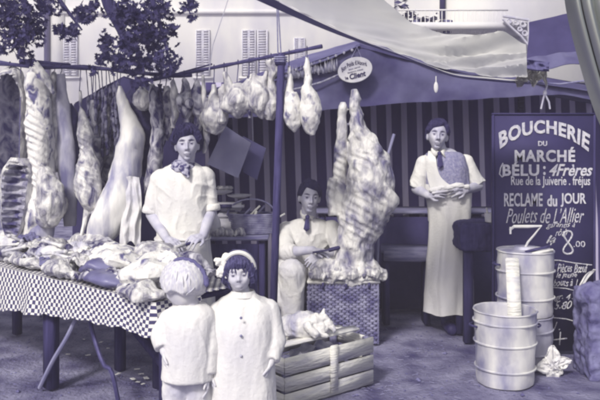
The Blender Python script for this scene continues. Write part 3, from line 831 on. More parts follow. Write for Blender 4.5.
# j .. o joints along the rising rail
def exj(mb): mb.cap(P(203, 76, 5.12), P(205, 112, 5.12), .012, .026); mb.cap(P(205, 112, 5.12), P(207, 140, 5.1), .026, .022); mb.cap(P(207, 140, 5.1), P(204, 152, 5.1), .022, .014)
cut('pale shoulder with a long thin shank left of the grey card', 'meat', [(214, 84, 5.1, 5, .02), (214, 98, 5.1, 12, .05), (216, 110, 5.1, 24, .08), (214, 122, 5.1, 26, .08), (210, 133, 5.1, 14, .05)], 'lamb', rail_r(214), extra=exj, voxel=.007, amp=.022, seed=41)
def exk(mb):
    mb.cap(P(225, 74, 5.02), P(232, 93, 5.02), .02, .04); mb.cap(P(252, 76, 5.02), P(243, 92, 5.02), .018, .04); mb.ell(P(230, 106, 5.0), (.07, .05, .055)); mb.ell(P(245, 101, 5.0), (.06, .05, .07))
cut('broad hindquarters with two raised stump legs', 'carcass', [(237, 84, 5.04, 10, .04), (238, 92, 5.03, 26, .08), (238, 101, 5.03, 32, .1), (236, 110, 5.03, 22, .07), (232, 115, 5.03, 10, .04)], 'lamb', rail_r(238), 'hindquarters', extra=exk, voxel=.007, amp=.02, seed=42)
def exl(mb): mb.cap(P(254, 75, 4.98), P(256, 92, 4.98), .02, .035); mb.cap(P(266, 72, 4.98), P(262, 92, 4.98), .012, .03)
cut('mottled rounded shoulder just left of the dark post', 'meat', [(259, 76, 5.0, 8, .03), (258, 90, 5.0, 21, .07), (260, 104, 5.0, 23, .08), (262, 113, 5.0, 14, .05), (263, 119, 5.0, 5, .02)], 'lamb', rail_r(259), extra=exl, voxel=.007, amp=.024, seed=43)
cut('narrow pale shank half behind the dark post', 'meat', [(271, 60, 5.0, 10, .03), (272, 70, 5.0, 15, .04), (271, 80, 5.0, 9, .04), (272, 96, 5.0, 14, .05), (271, 110, 5.0, 14, .05), (270, 120, 5.0, 7, .03)], 'lamb', rail_r(271), 'shank', amp=.024, seed=44)
cut('oval pale ham hanging close to the right of the dark post', 'ham', [(289, 66, 4.92, 3, .012), (290, 80, 4.92, 4, .018), (289, 92, 4.92, 6, .025), (291, 98, 4.92, 13, .05), (292, 108, 4.92, 16, .065), (293, 120, 4.92, 16, .055), (294, 127, 4.92, 10, .04), (295, 132, 4.92, 3, .02)], 'ham', rail_r(289), 'ham', amp=.022, seed=45)
cut('large pale leg of meat at the end of the rising rail', 'leg of meat', [(307, 57, 4.88, 3, .012), (307, 70, 4.88, 6, .025), (308, 82, 4.88, 7, .03), (308, 90, 4.88, 12, .05), (310, 102, 4.88, 20, .07), (311, 116, 4.88, 20, .07), (311, 126, 4.88, 14, .05), (313, 135, 4.88, 4, .025)], 'ham', rail_r(307), 'leg_of_meat', amp=.024, seed=46)
cut('thin pale flank wedged between the speckled side and the hide strip', 'meat', [(54, 72, 5.46, 4, .02), (54, 90, 5.46, 9, .04), (55, 120, 5.46, 11, .05), (56, 150, 5.46, 10, .05), (55, 172, 5.46, 5, .03)], 'lamb', rail_l(54), 'flank', amp=.02, seed=81)
cut('long dark spleen behind the small lamb carcass', 'offal', [(93, 100, 5.44, 5, .02), (95, 125, 5.44, 9, .04), (97, 160, 5.44, 11, .04), (99, 190, 5.44, 8, .03)], 'offal', rail_l(93), 'offal', amp=.02, seed=82)
cut('dark ribbed sheet of tripe behind the sausages', 'tripe', [(110, 92, 5.56, 8, .02), (110, 115, 5.56, 14, .04), (108, 150, 5.56, 14, .04), (106, 205, 5.56, 10, .03)], 'offal', None, 'tripe', amp=.03, seed=83)
cut('dark ragged offal above the left shoulder of the scarfed butcher', 'offal', [(160, 84, 5.28, 5, .02), (160, 98, 5.28, 9, .04), (161, 118, 5.28, 9, .04), (160, 150, 5.3, 8, .03), (158, 172, 5.3, 4, .02)], 'hide', rail_r(160), 'offal', amp=.03, seed=84)
cut('mottled breast hung between the pluck and the long shank', 'meat', [(197, 80, 5.14, 4, .02), (197, 94, 5.14, 10, .04), (199, 110, 5.14, 12, .05), (198, 126, 5.14, 8, .03), (197, 134, 5.14, 4, .02)], 'offal', rail_r(197), 'breast', amp=.025, seed=85)
cut('small pale kidney knob tight against the broad hindquarters', 'offal', [(224, 84, 5.08, 4, .02), (223, 98, 5.08, 9, .04), (222, 114, 5.06, 11, .05), (222, 124, 5.06, 5, .03)], 'lamb', rail_r(224), 'offal', amp=.025, seed=86)
cut('narrow dark strip between the hindquarters and the mottled shoulder', 'meat', [(249, 76, 5.02, 4, .02), (249, 90, 5.02, 8, .03), (250, 106, 5.02, 9, .04), (250, 118, 5.02, 4, .02)], 'offal', rail_r(249), 'meat_strip', amp=.02, seed=87)
# p: big beef quarter standing on the basket
def exp_(mb):
    flesh(mb, [(343, 102, 5.62, 5, .02), (343, 112, 5.62, 9, .04), (342, 135, 5.62, 12, .05), (341, 160, 5.62, 14, .06), (340, 190, 5.6, 15, .06), (342, 215, 5.58, 20, .08)], amp=.016, seed=51)
    flesh(mb, [(380, 184, 5.44, 12, .05), (389, 196, 5.44, 14, .06), (387, 210, 5.46, 12, .05), (378, 222, 5.48, 10, .05)], amp=.03, seed=52)
    flesh(mb, [(333, 178, 5.56, 8, .05), (331, 195, 5.56, 8, .05), (334, 215, 5.56, 12, .05)], amp=.02, seed=53)
    flesh(mb, [(312, 268, 5.52, 18, .05), (326, 271, 5.5, 26, .08), (350, 273, 5.5, 24, .1), (372, 273, 5.52, 20, .07), (386, 277, 5.54, 8, .04)], amp=.04, seed=54, nsc=14)
cut('huge marbled quarter of beef standing on the wicker hamper', 'beef quarter', [(354, 89, 5.6, 6, .02), (355, 98, 5.6, 11, .04), (356, 115, 5.6, 13, .06), (358, 128, 5.58, 17, .08), (362, 142, 5.57, 29, .11), (367, 158, 5.56, 41, .14), (370, 178, 5.54, 46, .17), (368, 200, 5.54, 50, .17), (362, 220, 5.54, 46, .16), (355, 240, 5.56, 40, .15), (352, 262, 5.58, 40, .14), (350, 280, 5.6, 46, .12)],
    'beef', None, 'beef_quarter', ribs_at=(148, 240, .008, .06), extra=exp_, voxel=.007, amp=.026, seed=50, nsc=13, nr=60, n=44)

# ================================================================== CARDS, SCALE, COUNTERS
def slab(name, c4, D, thick, m, label, cat, tilt=0.0):
    vs = [P(x, y, D + tilt * (y - 150) / 30) for x, y in c4]
    mb = MB(); 
    def fn(u, v):
        p = vs[0].lerp(vs[1], u).lerp(vs[3].lerp(vs[2], u), v); p.y += .01 * noise.noise(p * 5); return p
    mb.grid(fn, 10, 10, 0, thick); return solo(name, mb, M[m], label, cat)
slab('card_box', [(225, 126), (251, 143), (238, 178), (207, 164)], 5.45, .045, 'card', 'large tilted grey card box hanging before the striped curtain', 'box')
slab('card_box', [(243, 136), (266, 148), (257, 180), (243, 172)], 5.6, .03, 'card2', 'darker card box half hidden behind the large tilted one', 'box')
mb = MB(); mb.tube([rail_r(227) + Vector((0, .0, -.01)), P(227, 104, 5.3), P(226, 126, 5.46)], .003, 5); mb.tube([rail_r(252), P(252, 110, 5.4), P(253, 141, 5.6)], .003, 5)
solo('hanging_string', mb, M['cord'], 'strings holding the two card boxes under the rail', 'string')

def table_top(name, label, x0, x1, y0, y1, z, m_top, m_leg, front=None):
    t = thing(name, ((x0 + x1) / 2, (y0 + y1) / 2, 0), label, 'counter')
    mb = MB(); mb.box(((x0 + x1) / 2, (y0 + y1) / 2, z - .015), (x1 - x0, y1 - y0, .028), bev=.004); part('top', mb, M[m_top], t)
    for x in (x0 + .05, x1 - .05):
        for y in (y0 + .06, y1 - .05):
            mb = MB(); mb.box((x, y, (z - .04) / 2), (.05, .05, z - .04), bev=.004); part('leg', mb, M[m_leg], t)
    if front:
        mb = MB(); mb.box(((x0 + x1) / 2, y0 + .02, (z - .05) / 2 + .02), (x1 - x0 - .16, .015, z - .1)); part('front_panel', mb, M[front], t)
    return t
SD = 5.45
side = table_top('side_counter', 'pale edged counter behind the child carrying the scale and basket', P(196, 0, SD).x, P(268, 0, SD).x, SD, SD + .6, P(0, 237, SD).z, 'midwood', 'darkwood', 'darkwood')
SZ = P(0, 237, SD).z
scale = thing('weighing_scale', (P(228, 0, 5.75).x, 5.75, SZ), 'pale enamelled balance scale on the counter beside the scarfed butcher', 'scale')
sx = P(228, 0, 5.75).x
mb = MB(); mb.box((sx, 5.75, SZ + .06), (.24, .2, .11), bev=.02); mb.box((sx, 5.75, SZ + .135), (.17, .14, .05), bev=.015); part('base', mb, M['enamel'], scale)
mb = MB(); mb.box((sx + .0, 5.73, SZ + .21), (.26, .16, .06), bev=.02); part('beam_housing', mb, M['enamel'], scale)
mb = MB(); mb.box((sx - .01, 5.645, SZ + .215), (.1, .012, .03)); part('dial', mb, M['steel'], scale)
for dx, z in ((-.06, .33), (.09, .30)):
    mb = MB(); mb.loft([[Vector((sx + dx + r * math.cos(a), 5.74 + r * math.sin(a), SZ + zz)) for a in [k * .3142 for k in range(20)]] for r, zz in ((.03, z - .03), (.09, z - .012), (.1, z), (.094, z), (.02, z - .02))]); part('pan', mb, M['enamel'], scale)
    mb = MB(); mb.tube([(sx + dx, 5.74, SZ + .23), (sx + dx, 5.74, SZ + z - .02)], .012, 8); part('stem', mb, M['steel'], scale)
mb = MB(); mb.box((sx - .02, 5.7, SZ + .355), (.12, .08, .03), Matrix.Rotation(.3, 3, 'Z'), bev=.008); solo('meat_slice', mb, M['lamb'], 'small slice of meat lying in the scale pan', 'meat')
mb = MB(); mb.ell(P(215, 225, 5.5), (.045, .04, .075)); mb.cap(P(215, 222, 5.5), P(215, 214, 5.5), .03, .018); solo('white_jar', mb, M['enamel'], 'white jar at the hip of the scarfed butcher on the counter', 'jar')
# shallow basket with rods
bk = thing('tool_basket', (P(252, 0, 5.72).x, 5.72, SZ), 'shallow dark basket of sticks and papers on the counter left of the post', 'basket')
bx = P(252, 0, 5.72)
mb = MB()
for zz, f in [(k * .014, 1 + .05 * k * .1) for k in range(11)]:
    mb.tube([Vector((bx.x + .18 * f * math.cos(a) + .004 * math.sin(k * 5), 5.72 + .13 * f * math.sin(a), SZ + .01 + zz)) for k, a in enumerate([i * .1571 for i in range(41)])], .008, 6)
mb.ell((bx.x, 5.72, SZ + .012), (.17, .12, .01)); part('body', mb, M['wicker'], bk)
mb = MB(); mb.tube([Vector((bx.x + .19 * math.cos(a), 5.66, SZ + .14 + .13 * math.sin(a))) for a in [math.pi * k / 14 for k in range(15)]], .007, 6); part('handle', mb, M['wicker'], bk)
random.seed(5)
for k in range(6):
    mb = MB(); a = Vector((bx.x - .15 + k * .045, 5.65 + .03 * (k % 3), SZ + .05)); mb.beam(a, a + Vector((random.uniform(.05, .2), .02, random.uniform(.09, .17))), .022, .014)
    solo('wooden_stick', mb, M['palewood'] if k % 2 else M['midwood'], 'wooden stick in the bundle leaning in the shallow dark basket', 'stick', 'sticks in the shallow basket')
mb = MB(); mb.grid(lambda u, v: P(236 + 26 * u, 228 - 14 * u + 6 * v + 2 * math.sin(u * 9), 5.66 + .1 * v), 12, 5, 0, .004); solo('paper_sheet', mb, M['paper'], 'curled pale sheet of paper lying over the shallow dark basket', 'paper')
random.seed(9)
for k in range(5):
    rows = [(198 + k * 9, 236 - (k % 2) * 3, 5.48, 4, .02), (203 + k * 9, 233 - (k % 3), 5.5, 8, .04), (208 + k * 9, 236, 5.52, 5, .02)]
    mb = MB(); flesh(mb, rows, amp=.02, nr=16, n=18, seed=k * 3); solo('meat_scrap', mb, M['lamb'], 'small scrap of meat in the row on the pale counter edge', 'meat', 'scraps along the counter edge')

# back counter behind the beef and the right hand butcher
bc = table_top('back_counter', 'long dark counter before the striped curtain behind the aproned man', .15, 1.95, 6.45, 6.95, P(0, 211, 6.45).z, 'midwood', 'darkwood', 'canvasdark')
mb = MB(); mb.beam(P(384, 253, 6.1), P(428, 245, 6.05), .09, .03, roll=0); mb.beam(P(384, 253, 6.1) + Vector((0, .05, -.02)), P(428, 245, 6.05) + Vector((0, .05, -.02)), .07, .02)
wb = thing('low_bench', (P(406, 0, 6.1).x, 6.1, 0), 'low grey plank bench standing behind the aproned man', 'bench')
mb = MB(); mb.box((P(406, 0, 6.1).x, 6.1, P(0, 249, 6.1).z), (.42, .24, .05), Matrix.Rotation(R(-8), 3, 'Z'), bev=.004); part('seat', mb, M['midwood'], wb)
mb = MB(); mb.box((P(406, 0, 6.1).x, 5.985, P(0, 247.5, 6.1).z - .055), (.4, .02, .09), Matrix.Rotation(R(-8), 3, 'Z'), bev=.004); part('apron_board', mb, M['midwood'], wb)
for dx in (-.17, .17):
    mb = MB(); mb.box((P(406, 0, 6.1).x + dx, 6.12, P(0, 251, 6.1).z / 2), (.05, .18, P(0, 253, 6.1).z), bev=.004); part('leg', mb, M['darkwood'], wb)
mb = MB(); mb.beam(P(380, 182, 5.95), P(394, 134, 6.0), .02, .02); mb.beam(P(380, 182, 5.95), Vector((.62, 5.95, 0)), .02, .02); solo('leaning_rod', mb, M['card'], 'thin pale rod leaning up at the right of the beef quarter', 'rod')

# butcher's block
BDp = 5.45
bl = thing('butcher_block', (P(487, 0, 5.7).x, 5.7, 0), 'dark rough butcher block on legs to the right of the aproned man', 'block')
x0, x1 = P(461, 0, BDp).x, P(522, 0, BDp).x; zt, zb = P(0, 224, BDp).z, P(0, 252, BDp).z
mb = MB()
mb.box(((x0 + x1) / 2, BDp + .2, (zt + zb) / 2), (x1 - x0, .4, zt - zb), bev=.015)
bm_me = remesh(mb, [M['darkwood']], .012, 2); ruffle(bm_me, .012, (9, 9, 9), 4)
link('block_top', bm_me, bl)
for dx in (.07, x1 - x0 - .07):
    for dy in (.07, .34):
        mb = MB(); mb.box((x0 + dx, BDp + dy, zb / 2), (.07, .07, zb), bev=.006); part('leg', mb, M['darkwood'], bl)
mb = MB(); c = P(491, 226, BDp + .08); c.z = zt
mb.loft([[Vector((c.x + r * math.cos(a), c.y + r * math.sin(a), zt + z)) for a in [k * .3927 for k in range(16)]] for r, z in ((.03, .0), (.045, .01), (.05, .075), (.044, .075), (.04, .015))]); solo('knife_cup', mb, M['enamel'], 'pale cup holding knives on the butcher block', 'cup')
for k, dx in enumerate((-.02, .012, .03)):
    mb = MB(); mb.beam((c.x + dx, c.y, zt + .03), (c.x + dx * 1.6, c.y + .01, zt + .115 - .01 * k), .016, .01, bev=.003); solo('knife', mb, M['palewood'] if k != 1 else M['darkwood'], 'knife with a %s handle standing in the pale cup on the block' % ('pale', 'dark', 'short pale')[k], 'knife')

# ================================================================== MEAT TABLE
TZ = .70
TC = Vector((-.741, 3.70, 0)); TL = Vector((-.75, .661, 0)).normalized(); TN = Vector((.661, .75, 0)).normalized()
TDEP, TLEN = .66, 3.1
def tp_(t, s, h=0.0): return TC + TL * t + TN * s + Vector((0, 0, TZ + h))
table = thing('meat_table', tp_(1.2, .3, -TZ), 'long trestle table heaped with meat at the lower left', 'table')
mb = MB(); c = tp_(TLEN / 2, TDEP / 2, -.022)
rotT = Matrix((TL, TN, (0, 0, 1))).transposed()
mb.box(c, (TLEN - .04, TDEP - .04, .035), rotT, bev=.004); part('tabletop', mb, M['darkwood'], table)
for t, s, wd in ((1.12, .06, .075), (1.1, .55, .06), (.62, .5, .06), (.05, .12, .07), (2.6, .08, .07), (2.5, .55, .06)):
    mb = MB(); mb.box(tp_(t, s, -.04 - (TZ - .04) / 2), (wd, wd, TZ - .04), rotT, bev=.006); part('leg', mb, M['darkwood'], table)
mb = MB(); mb.beam(tp_(1.36, .5, -.1), tp_(.1, .3, -.56), .05, .04); part('brace', mb, M['darkwood'], table)
mb = MB(); mb.beam(tp_(1.12, .06, -.08), tp_(.05, .12, -.08), .05, .03); part('rail', mb, M['darkwood'], table)
mb = MB(); mb.beam(tp_(.95, .2, -.08), tp_(.45, .42, -.36), .05, .02); part('brace', mb, M['midwood'], table)
for pts, m, lab in (([tp_(.82, .1, -.05), tp_(.8, .06, -.16), tp_(.86, .02, -.32), tp_(1.0, .0, -.5), tp_(1.15, .0, -.69)], 'card', 'bent pale rod under the checked cloth'),
               ([tp_(.78, .12, -.05), tp_(.76, .1, -.2), tp_(.7, .1, -.34), tp_(.58, .08, -.45), tp_(.5, .08, -.48), tp_(.45, .1, -.69)], 'steel', 'dark curved rod under the checked cloth')):
    pp = [Vector(q) for q in catmull([tuple(p) for p in pts], 22)]
    mb = MB(); mb.tube(pp, .013, 8); solo('bent_rod', mb, M[m], lab, 'rod')
# cloth
cl = thing('checked_cloth', tp_(1.2, .3), 'black and white checked oilcloth hanging over the front of the meat table', 'tablecloth')
mb = MB(); mb.grid(lambda u, v: tp_(lerp(0, TLEN, u), lerp(0, TDEP, v), .002), 30, 8, 0, .003, uvf=lambda u, v: (u * TLEN + 5, v * TDEP + 5)); part('top_sheet', mb, M['check'], cl)
def cloth(u, v):
    L = lerp(-.3, TLEN, u)      # negative: round the right end
    dr = lerp(.175, .285, smooth(max(L, 0), .2, 2.0)); dr += .006 * math.sin(L * 17) + .005 * math.sin(L * 41)
    fold = .006 * math.sin(L * 21 + 1.2 * math.sin(L * 5)) * v + .03 * math.exp(-((L - 1.2) / .06) ** 2) * v
    if L >= 0: p = tp_(L, -.006 - .02 * v - fold, 0)
    else: p = tp_(-.006 - .03 * v - fold, -L, 0)
    return p + Vector((0, 0, .003 - dr * v))
mb = MB(); mb.grid(cloth, 330, 14, 0, .003, uvf=lambda u, v: (lerp(-.3, TLEN, u) + 5, 5 - v * .235)); part('front_drop', mb, M['check'], cl)

def tcut(rows, m, label, cat, name='meat_joint', group='cuts of meat laid on the table', hollow=None, **kw):
    rr = []
    for t, s, h, hh, hw in rows:
        p = tp_(t, s, h); rr.append((300 + p.x / p.y * FPX, HZ + (EYE - p.z) * FPX / p.y, p.y, 2 * hh * FPX / p.y, hw))
    mb = MB(); flesh(mb, rr, hollow=hollow, **kw)
    for i, v in enumerate(mb.v):
        if v.z < TZ + .006: mb.v[i] = Vector((v.x, v.y, TZ + .006))
    return solo(name, mb, [M[m], M['cavity']], label, cat, group)
TM = [
 ('ham', [(.02, .25, .1, .03, .06), (.12, .2, .11, .08, .15), (.28, .2, .1, .09, .18), (.42, .22, .08, .06, .14), (.5, .24, .06, .03, .06)], 'great rounded pale ham at the right end of the table', 'ham', 'ham', .05),
 ('lamb', [(-.02, .06, .04, .02, .04), (.08, .0, .035, .05, .08), (.2, .02, .04, .045, .1), (.32, .05, .04, .02, .05)], 'ragged pale cut drooping over the right front corner of the cloth', 'meat', 'meat_joint', .03),
 ('liver', [(.36, .08, .03, .02, .04), (.46, .05, .05, .035, .08), (.6, .06, .055, .035, .09), (.72, .1, .04, .02, .05)], 'smooth grey liver near the front edge of the checked cloth', 'liver', 'liver', .008),
 ('liver', [(.6, .16, .06, .02, .04), (.72, .14, .09, .04, .08), (.84, .16, .07, .03, .07), (.92, .18, .05, .015, .03)], 'second grey liver folded behind the front one', 'liver', 'liver', .012),
 ('ham', [(.5, .3, .06, .03, .05), (.62, .28, .1, .06, .12), (.8, .3, .11, .07, .15), (.98, .32, .1, .07, .12), (1.1, .34, .06, .02, .05)], 'big pale shoulder in the middle of the table', 'meat', 'meat_joint', .04),
 ('lamb', [(.82, .06, .03, .02, .04), (.94, .04, .06, .05, .08), (1.06, .08, .06, .05, .09), (1.16, .12, .04, .02, .04)], 'ruffled pale flap lying at the front fold of the cloth', 'meat', 'meat_joint', .04),
 ('lamb', [(.34, .5, .08, .03, .05), (.5, .48, .14, .05, .1), (.72, .5, .14, .06, .12), (.88, .52, .1, .03, .06)], 'rack of ribs lying towards the back of the table', 'ribs', 'rib_rack', .03),
 ('offal', [(.9, .5, .08, .02, .04), (1.05, .46, .12, .05, .08), (1.25, .46, .1, .05, .1), (1.4, .5, .07, .02, .05)], 'dark mottled heap of trimmings behind the middle shoulder', 'meat', 'trimmings', .045),
 ('fat', [(1.1, .22, .05, .02, .04), (1.22, .2, .09, .05, .08), (1.4, .2, .08, .05, .1), (1.54, .22, .05, .02, .04)], 'pale breast of meat left of the middle shoulder', 'meat', 'meat_joint', .04),
 ('lamb', [(1.2, .07, .03, .015, .03), (1.34, .05, .05, .035, .06), (1.56, .07, .05, .035, .06), (1.74, .1, .03, .015, .03)], 'long narrow shank lying along the left front edge of the cloth', 'meat', 'shank', .025),
 ('lamb', [(1.45, .36, .06, .02, .04), (1.58, .32, .1, .05, .09), (1.76, .34, .1, .05, .1), (1.9, .38, .06, .02, .05)], 'knobbly shoulder at the left of the table below the ribs', 'meat', 'meat_joint', .045),
 ('offal', [(1.62, .12, .03, .015, .03), (1.74, .12, .06, .04, .06), (1.92, .16, .05, .035, .07), (2.06, .2, .03, .015, .03)], 'dark streaked cut at the far left end of the cloth', 'meat', 'meat_joint', .035),
 ('fat', [(1.9, .3, .05, .02, .04), (2.05, .28, .1, .06, .1), (2.3, .3, .1, .06, .12), (2.5, .32, .05, .02, .05)], 'pale leg at the left edge of the picture on the table', 'meat', 'meat_joint', .03),
 ('lamb', [(1.2, .56, .06, .02, .04), (1.36, .56, .12, .05, .07), (1.6, .56, .12, .05, .08), (1.8, .58, .08, .02, .04)], 'pale neck of meat at the back edge under the rack of ribs', 'meat', 'meat_joint', .04),
 ('offal', [(.14, .5, .08, .02, .03), (.24, .46, .13, .04, .06), (.36, .48, .12, .04, .06), (.46, .5, .08, .02, .03)], 'small dark cut beside the hand of the scarfed butcher', 'meat', 'meat_joint', .03),
]
for k, (m, rows, lab, cat, nm, amp) in enumerate(TM):
    tcut(rows, m, lab, cat, nm, amp=amp, seed=60 + k * 1.7, nsc=9, nr=36, n=32)
random.seed(44)
SL = [(.1, .38, 'offal'), (.24, .36, 'lamb'), (.4, .4, 'lamb'), (.5, .1, 'lamb'), (.62, .42, 'offal'), (.78, .2, 'lamb'), (.9, .36, 'lamb'), (1.0, .24, 'offal'), (1.1, .46, 'lamb'), (1.16, .3, 'fat'), (1.28, .14, 'lamb'),
      (1.36, .36, 'offal'), (1.46, .24, 'lamb'), (1.5, .48, 'fat'), (1.62, .2, 'lamb'), (1.7, .44, 'offal'), (1.84, .28, 'lamb'), (1.96, .44, 'lamb'), (.2, .08, 'lamb'), (.7, .06, 'offal'), (1.04, .1, 'fat'), (1.44, .08, 'offal'), (.3, .28, 'offal'), (.84, .5, 'fat'), (1.24, .5, 'lamb'), (.95, .14, 'lamb')]
for k, (t, s_, m) in enumerate(SL):
    L, W, a, hh = random.uniform(.16, .28), random.uniform(.1, .17), random.uniform(-.7, .7), random.uniform(.075, .12) * (.5 + .8 * math.sin(math.pi * min(1, s_ / .62)))
    tilt = random.uniform(-.25, .25); hole = random.uniform(0, 9)
    def fl(u, v):
        e = 1 + .35 * noise.noise(Vector((math.atan2(v - .5, u - .5) * 1.3, hole, 0)))
        x, y = (u - .5) * L * e, (v - .5) * W * e * math.sqrt(max(.05, 1 - (2 * u - 1) ** 2 * .8)); x2, y2 = x * math.cos(a) - y * math.sin(a), x * math.sin(a) + y * math.cos(a)
        z = hh + tilt * x - 1.6 * (x * x + y * y) * 2 + .05 * noise.fractal(Vector((x * 14 + hole, y * 14, k)), .9, 2, 4)
        return tp_(t + x2, s_ - y2, max(z, .01))
    if m == 'lamb' and k % 3 == 0: m = 'offal'
    elif k % 6 == 4: m = 'liver'
    mb = MB(); mb.grid(fl, 26, 18, 0, .012)
    solo('meat_slice', mb, M[m], 'ragged flat cut of meat among those spread over the heap on the table', 'meat', 'flat cuts over the heap on the table')
random.seed(12)
for k in range(7):   # bones lying among the cuts
    t0 = 1.0 + k * .14; a = tp_(t0, .12 + .05 * (k % 4), .11 + .02 * (k % 3)); b = a + Vector((random.uniform(-.16, -.06), random.uniform(-.05, .08), random.uniform(-.05, .06)))
    mb = MB(); mb.cap(a, b, .011, .009, 10); mb.ell(a, (.017, .017, .015)); mb.ell(b, (.016, .015, .014))
    solo('bone', mb, M['fat'], 'thin pale bone poking out of the heap at the left of the table', 'bone', 'bones among the cuts on the table')

# ground litter under and before the table
random.seed(31)
litter = [(141, 376), (146, 380), (137, 371), (133, 381), (84, 341), (88, 357), (101, 344), (68, 356), (108, 350), (118, 376), (143, 386), (138, 384)]
for k, (x, y) in enumerate(litter):
    D = EYE * FPX / (y - HZ); c = P(x, y, D); sc = random.uniform(.012, .026) if k > 3 else random.uniform(.02, .04); q = random.uniform(0, 3)
    mb = MB(); mb.grid(lambda u, v: Vector((c.x + (u - .5) * sc * 1.7 * math.cos(q) - (v - .5) * sc * math.sin(q), c.y + (u - .5) * sc * 1.7 * math.sin(q) + (v - .5) * sc * math.cos(q), .012 + sc * .35 * abs(noise.noise(Vector((u * 2 + q, v * 2, k)))))), 6, 6, 0, .0015)
    solo('paper_scrap', mb, M['paper'], 'scrap of white paper trodden into the ground under the meat table', 'scrap', 'paper scraps under the table')

random.seed(77)
mb = MB()
for k in range(1500):
    y = random.uniform(3.0, 6.4); x = random.uniform(-.55, .5) * y; q = random.uniform(.003, .009) * (1.9 if k % 17 == 0 else 1)
    c = Vector((x, y, .012 * noise.fractal(Vector((x * 1.3, y * 1.3, 0)), .9, 2, 4) - .012 + q * .4)); a = random.uniform(0, 3)
    mb.add([c + Vector((q * math.cos(a + i * 1.57) * (1 + .4 * (i % 2)), q * math.sin(a + i * 1.57), 0)) for i in range(4)] + [c + Vector((0, 0, q * .8)), c - Vector((0, 0, q * .8))], [(0, 1, 4), (1, 2, 4), (2, 3, 4), (3, 0, 4), (1, 0, 5), (2, 1, 5), (3, 2, 5), (0, 3, 5)])
gv = link('gravel', to_mesh('gravel', mb, M['stone'], False), None, Vector((0, 0, 0))); gv['kind'] = 'stuff'
mb = MB()
for k in range(700):
    y = random.uniform(3.0, 6.2); x = random.uniform(-.5, .46) * y
    if k % 3: x, y = random.gauss(.35, .5), random.gauss(4.9, .5)
    L = random.uniform(.015, .05); a = random.uniform(0, 6.28); z = .012 * noise.fractal(Vector((x * 1.3, y * 1.3, 0)), .9, 2, 4) - .008
    mb.tube([(x, y, z), (x + L * math.cos(a), y + L * math.sin(a), z + random.uniform(0, .008))], .0014, 3)
sw = link('straw', to_mesh('straw', mb, M['card'], False), None, Vector((0, 0, 0))); sw['kind'] = 'stuff'

# ================================================================== HAMPER, CRATE
hx0, hx1, hy0, hy1, hz = P(309, 0, 5.45).x, P(378, 0, 5.45).x, 5.45, 5.76, .462
ham = thing('wicker_hamper', ((hx0 + hx1) / 2, (hy0 + hy1) / 2, 0), 'square wicker hamper on the ground under the beef quarter', 'hamper')
mb = MB()
nst = 20; rows = 24
for r in range(rows):
    z = .02 + (hz - .05) * r / (rows - 1); pts = []
    def wob(k): return .009 * (1 if (k + r) % 2 else -1)
    nx = 40; ny = 18
    for k in range(nx + 1): pts.append(Vector((lerp(hx0, hx1, k / nx), hy0 - wob(k // 2) if 0 < k < nx else hy0, z + .002 * math.sin(k + r))))
    for k in range(1, ny + 1): pts.append(Vector((hx1 + wob(k // 2), lerp(hy0, hy1, k / ny), z)))
    for k in range(1, nx + 1): pts.append(Vector((lerp(hx1, hx0, k / nx), hy1, z)))
    for k in range(1, ny): pts.append(Vector((hx0 - wob(k // 2), lerp(hy1, hy0, k / ny), z)))
    pts.append(pts[0])
    mb.tube(pts, .0092, 5)
mb.box(((hx0 + hx1) / 2, (hy0 + hy1) / 2, hz / 2 + .01), (hx1 - hx0 - .006, hy1 - hy0 - .006, hz - .04))
for k in range(nst + 1): mb.tube([(lerp(hx0, hx1, k / nst), hy0 - .004, .01), (lerp(hx0, hx1, k / nst) + random.uniform(-.004, .004), hy0 - .005, hz * .5), (lerp(hx0, hx1, k / nst), hy0 - .004, hz)], .007, 5)
part('body', mb, M['wicker'], ham)
mb = MB(); mb.box(((hx0 + hx1) / 2, (hy0 + hy1) / 2, hz + .012), (hx1 - hx0 + .03, hy1 - hy0 + .03, .03), bev=.008); part('lid', mb, M['palewood'], ham)
for px in (323, 346, 369):
    mb = MB(); mb.box((P(px, 0, 5.45).x, hy0 - .018, hz - .012), (.018, .012, .05), bev=.003); part('strap', mb, M['steel'], ham)
random.seed(3)
mb = MB()
mb.grid(lambda u, v: Vector((lerp(hx0 - .0, hx1 + .02, u), lerp(hy0 - .02, hy1 - .02, v), hz + .034 + .05 * abs(noise.fractal(Vector((u * 5, v * 3, 2)), .9, 2, 4)) + .035 * v)), 60, 24, 0, .004)
solo('white_cloth', mb, M['white2'], 'crumpled white cloth spread on the hamper under the beef quarter', 'cloth')
for k, px in enumerate((318, 335, 352, 371)):
    mb = MB(); flesh(mb, [(px - 9, 276, 5.44, 6, .03), (px, 273, 5.44, 13, .05), (px + 8, 276, 5.44, 7, .03)], amp=.03, nr=20, n=20, seed=k * 4.1, nsc=14)
    solo('meat_scrap', mb, M['lamb'], 'pale scrap of fat in the row along the front of the hamper lid', 'meat', 'scraps along the hamper')

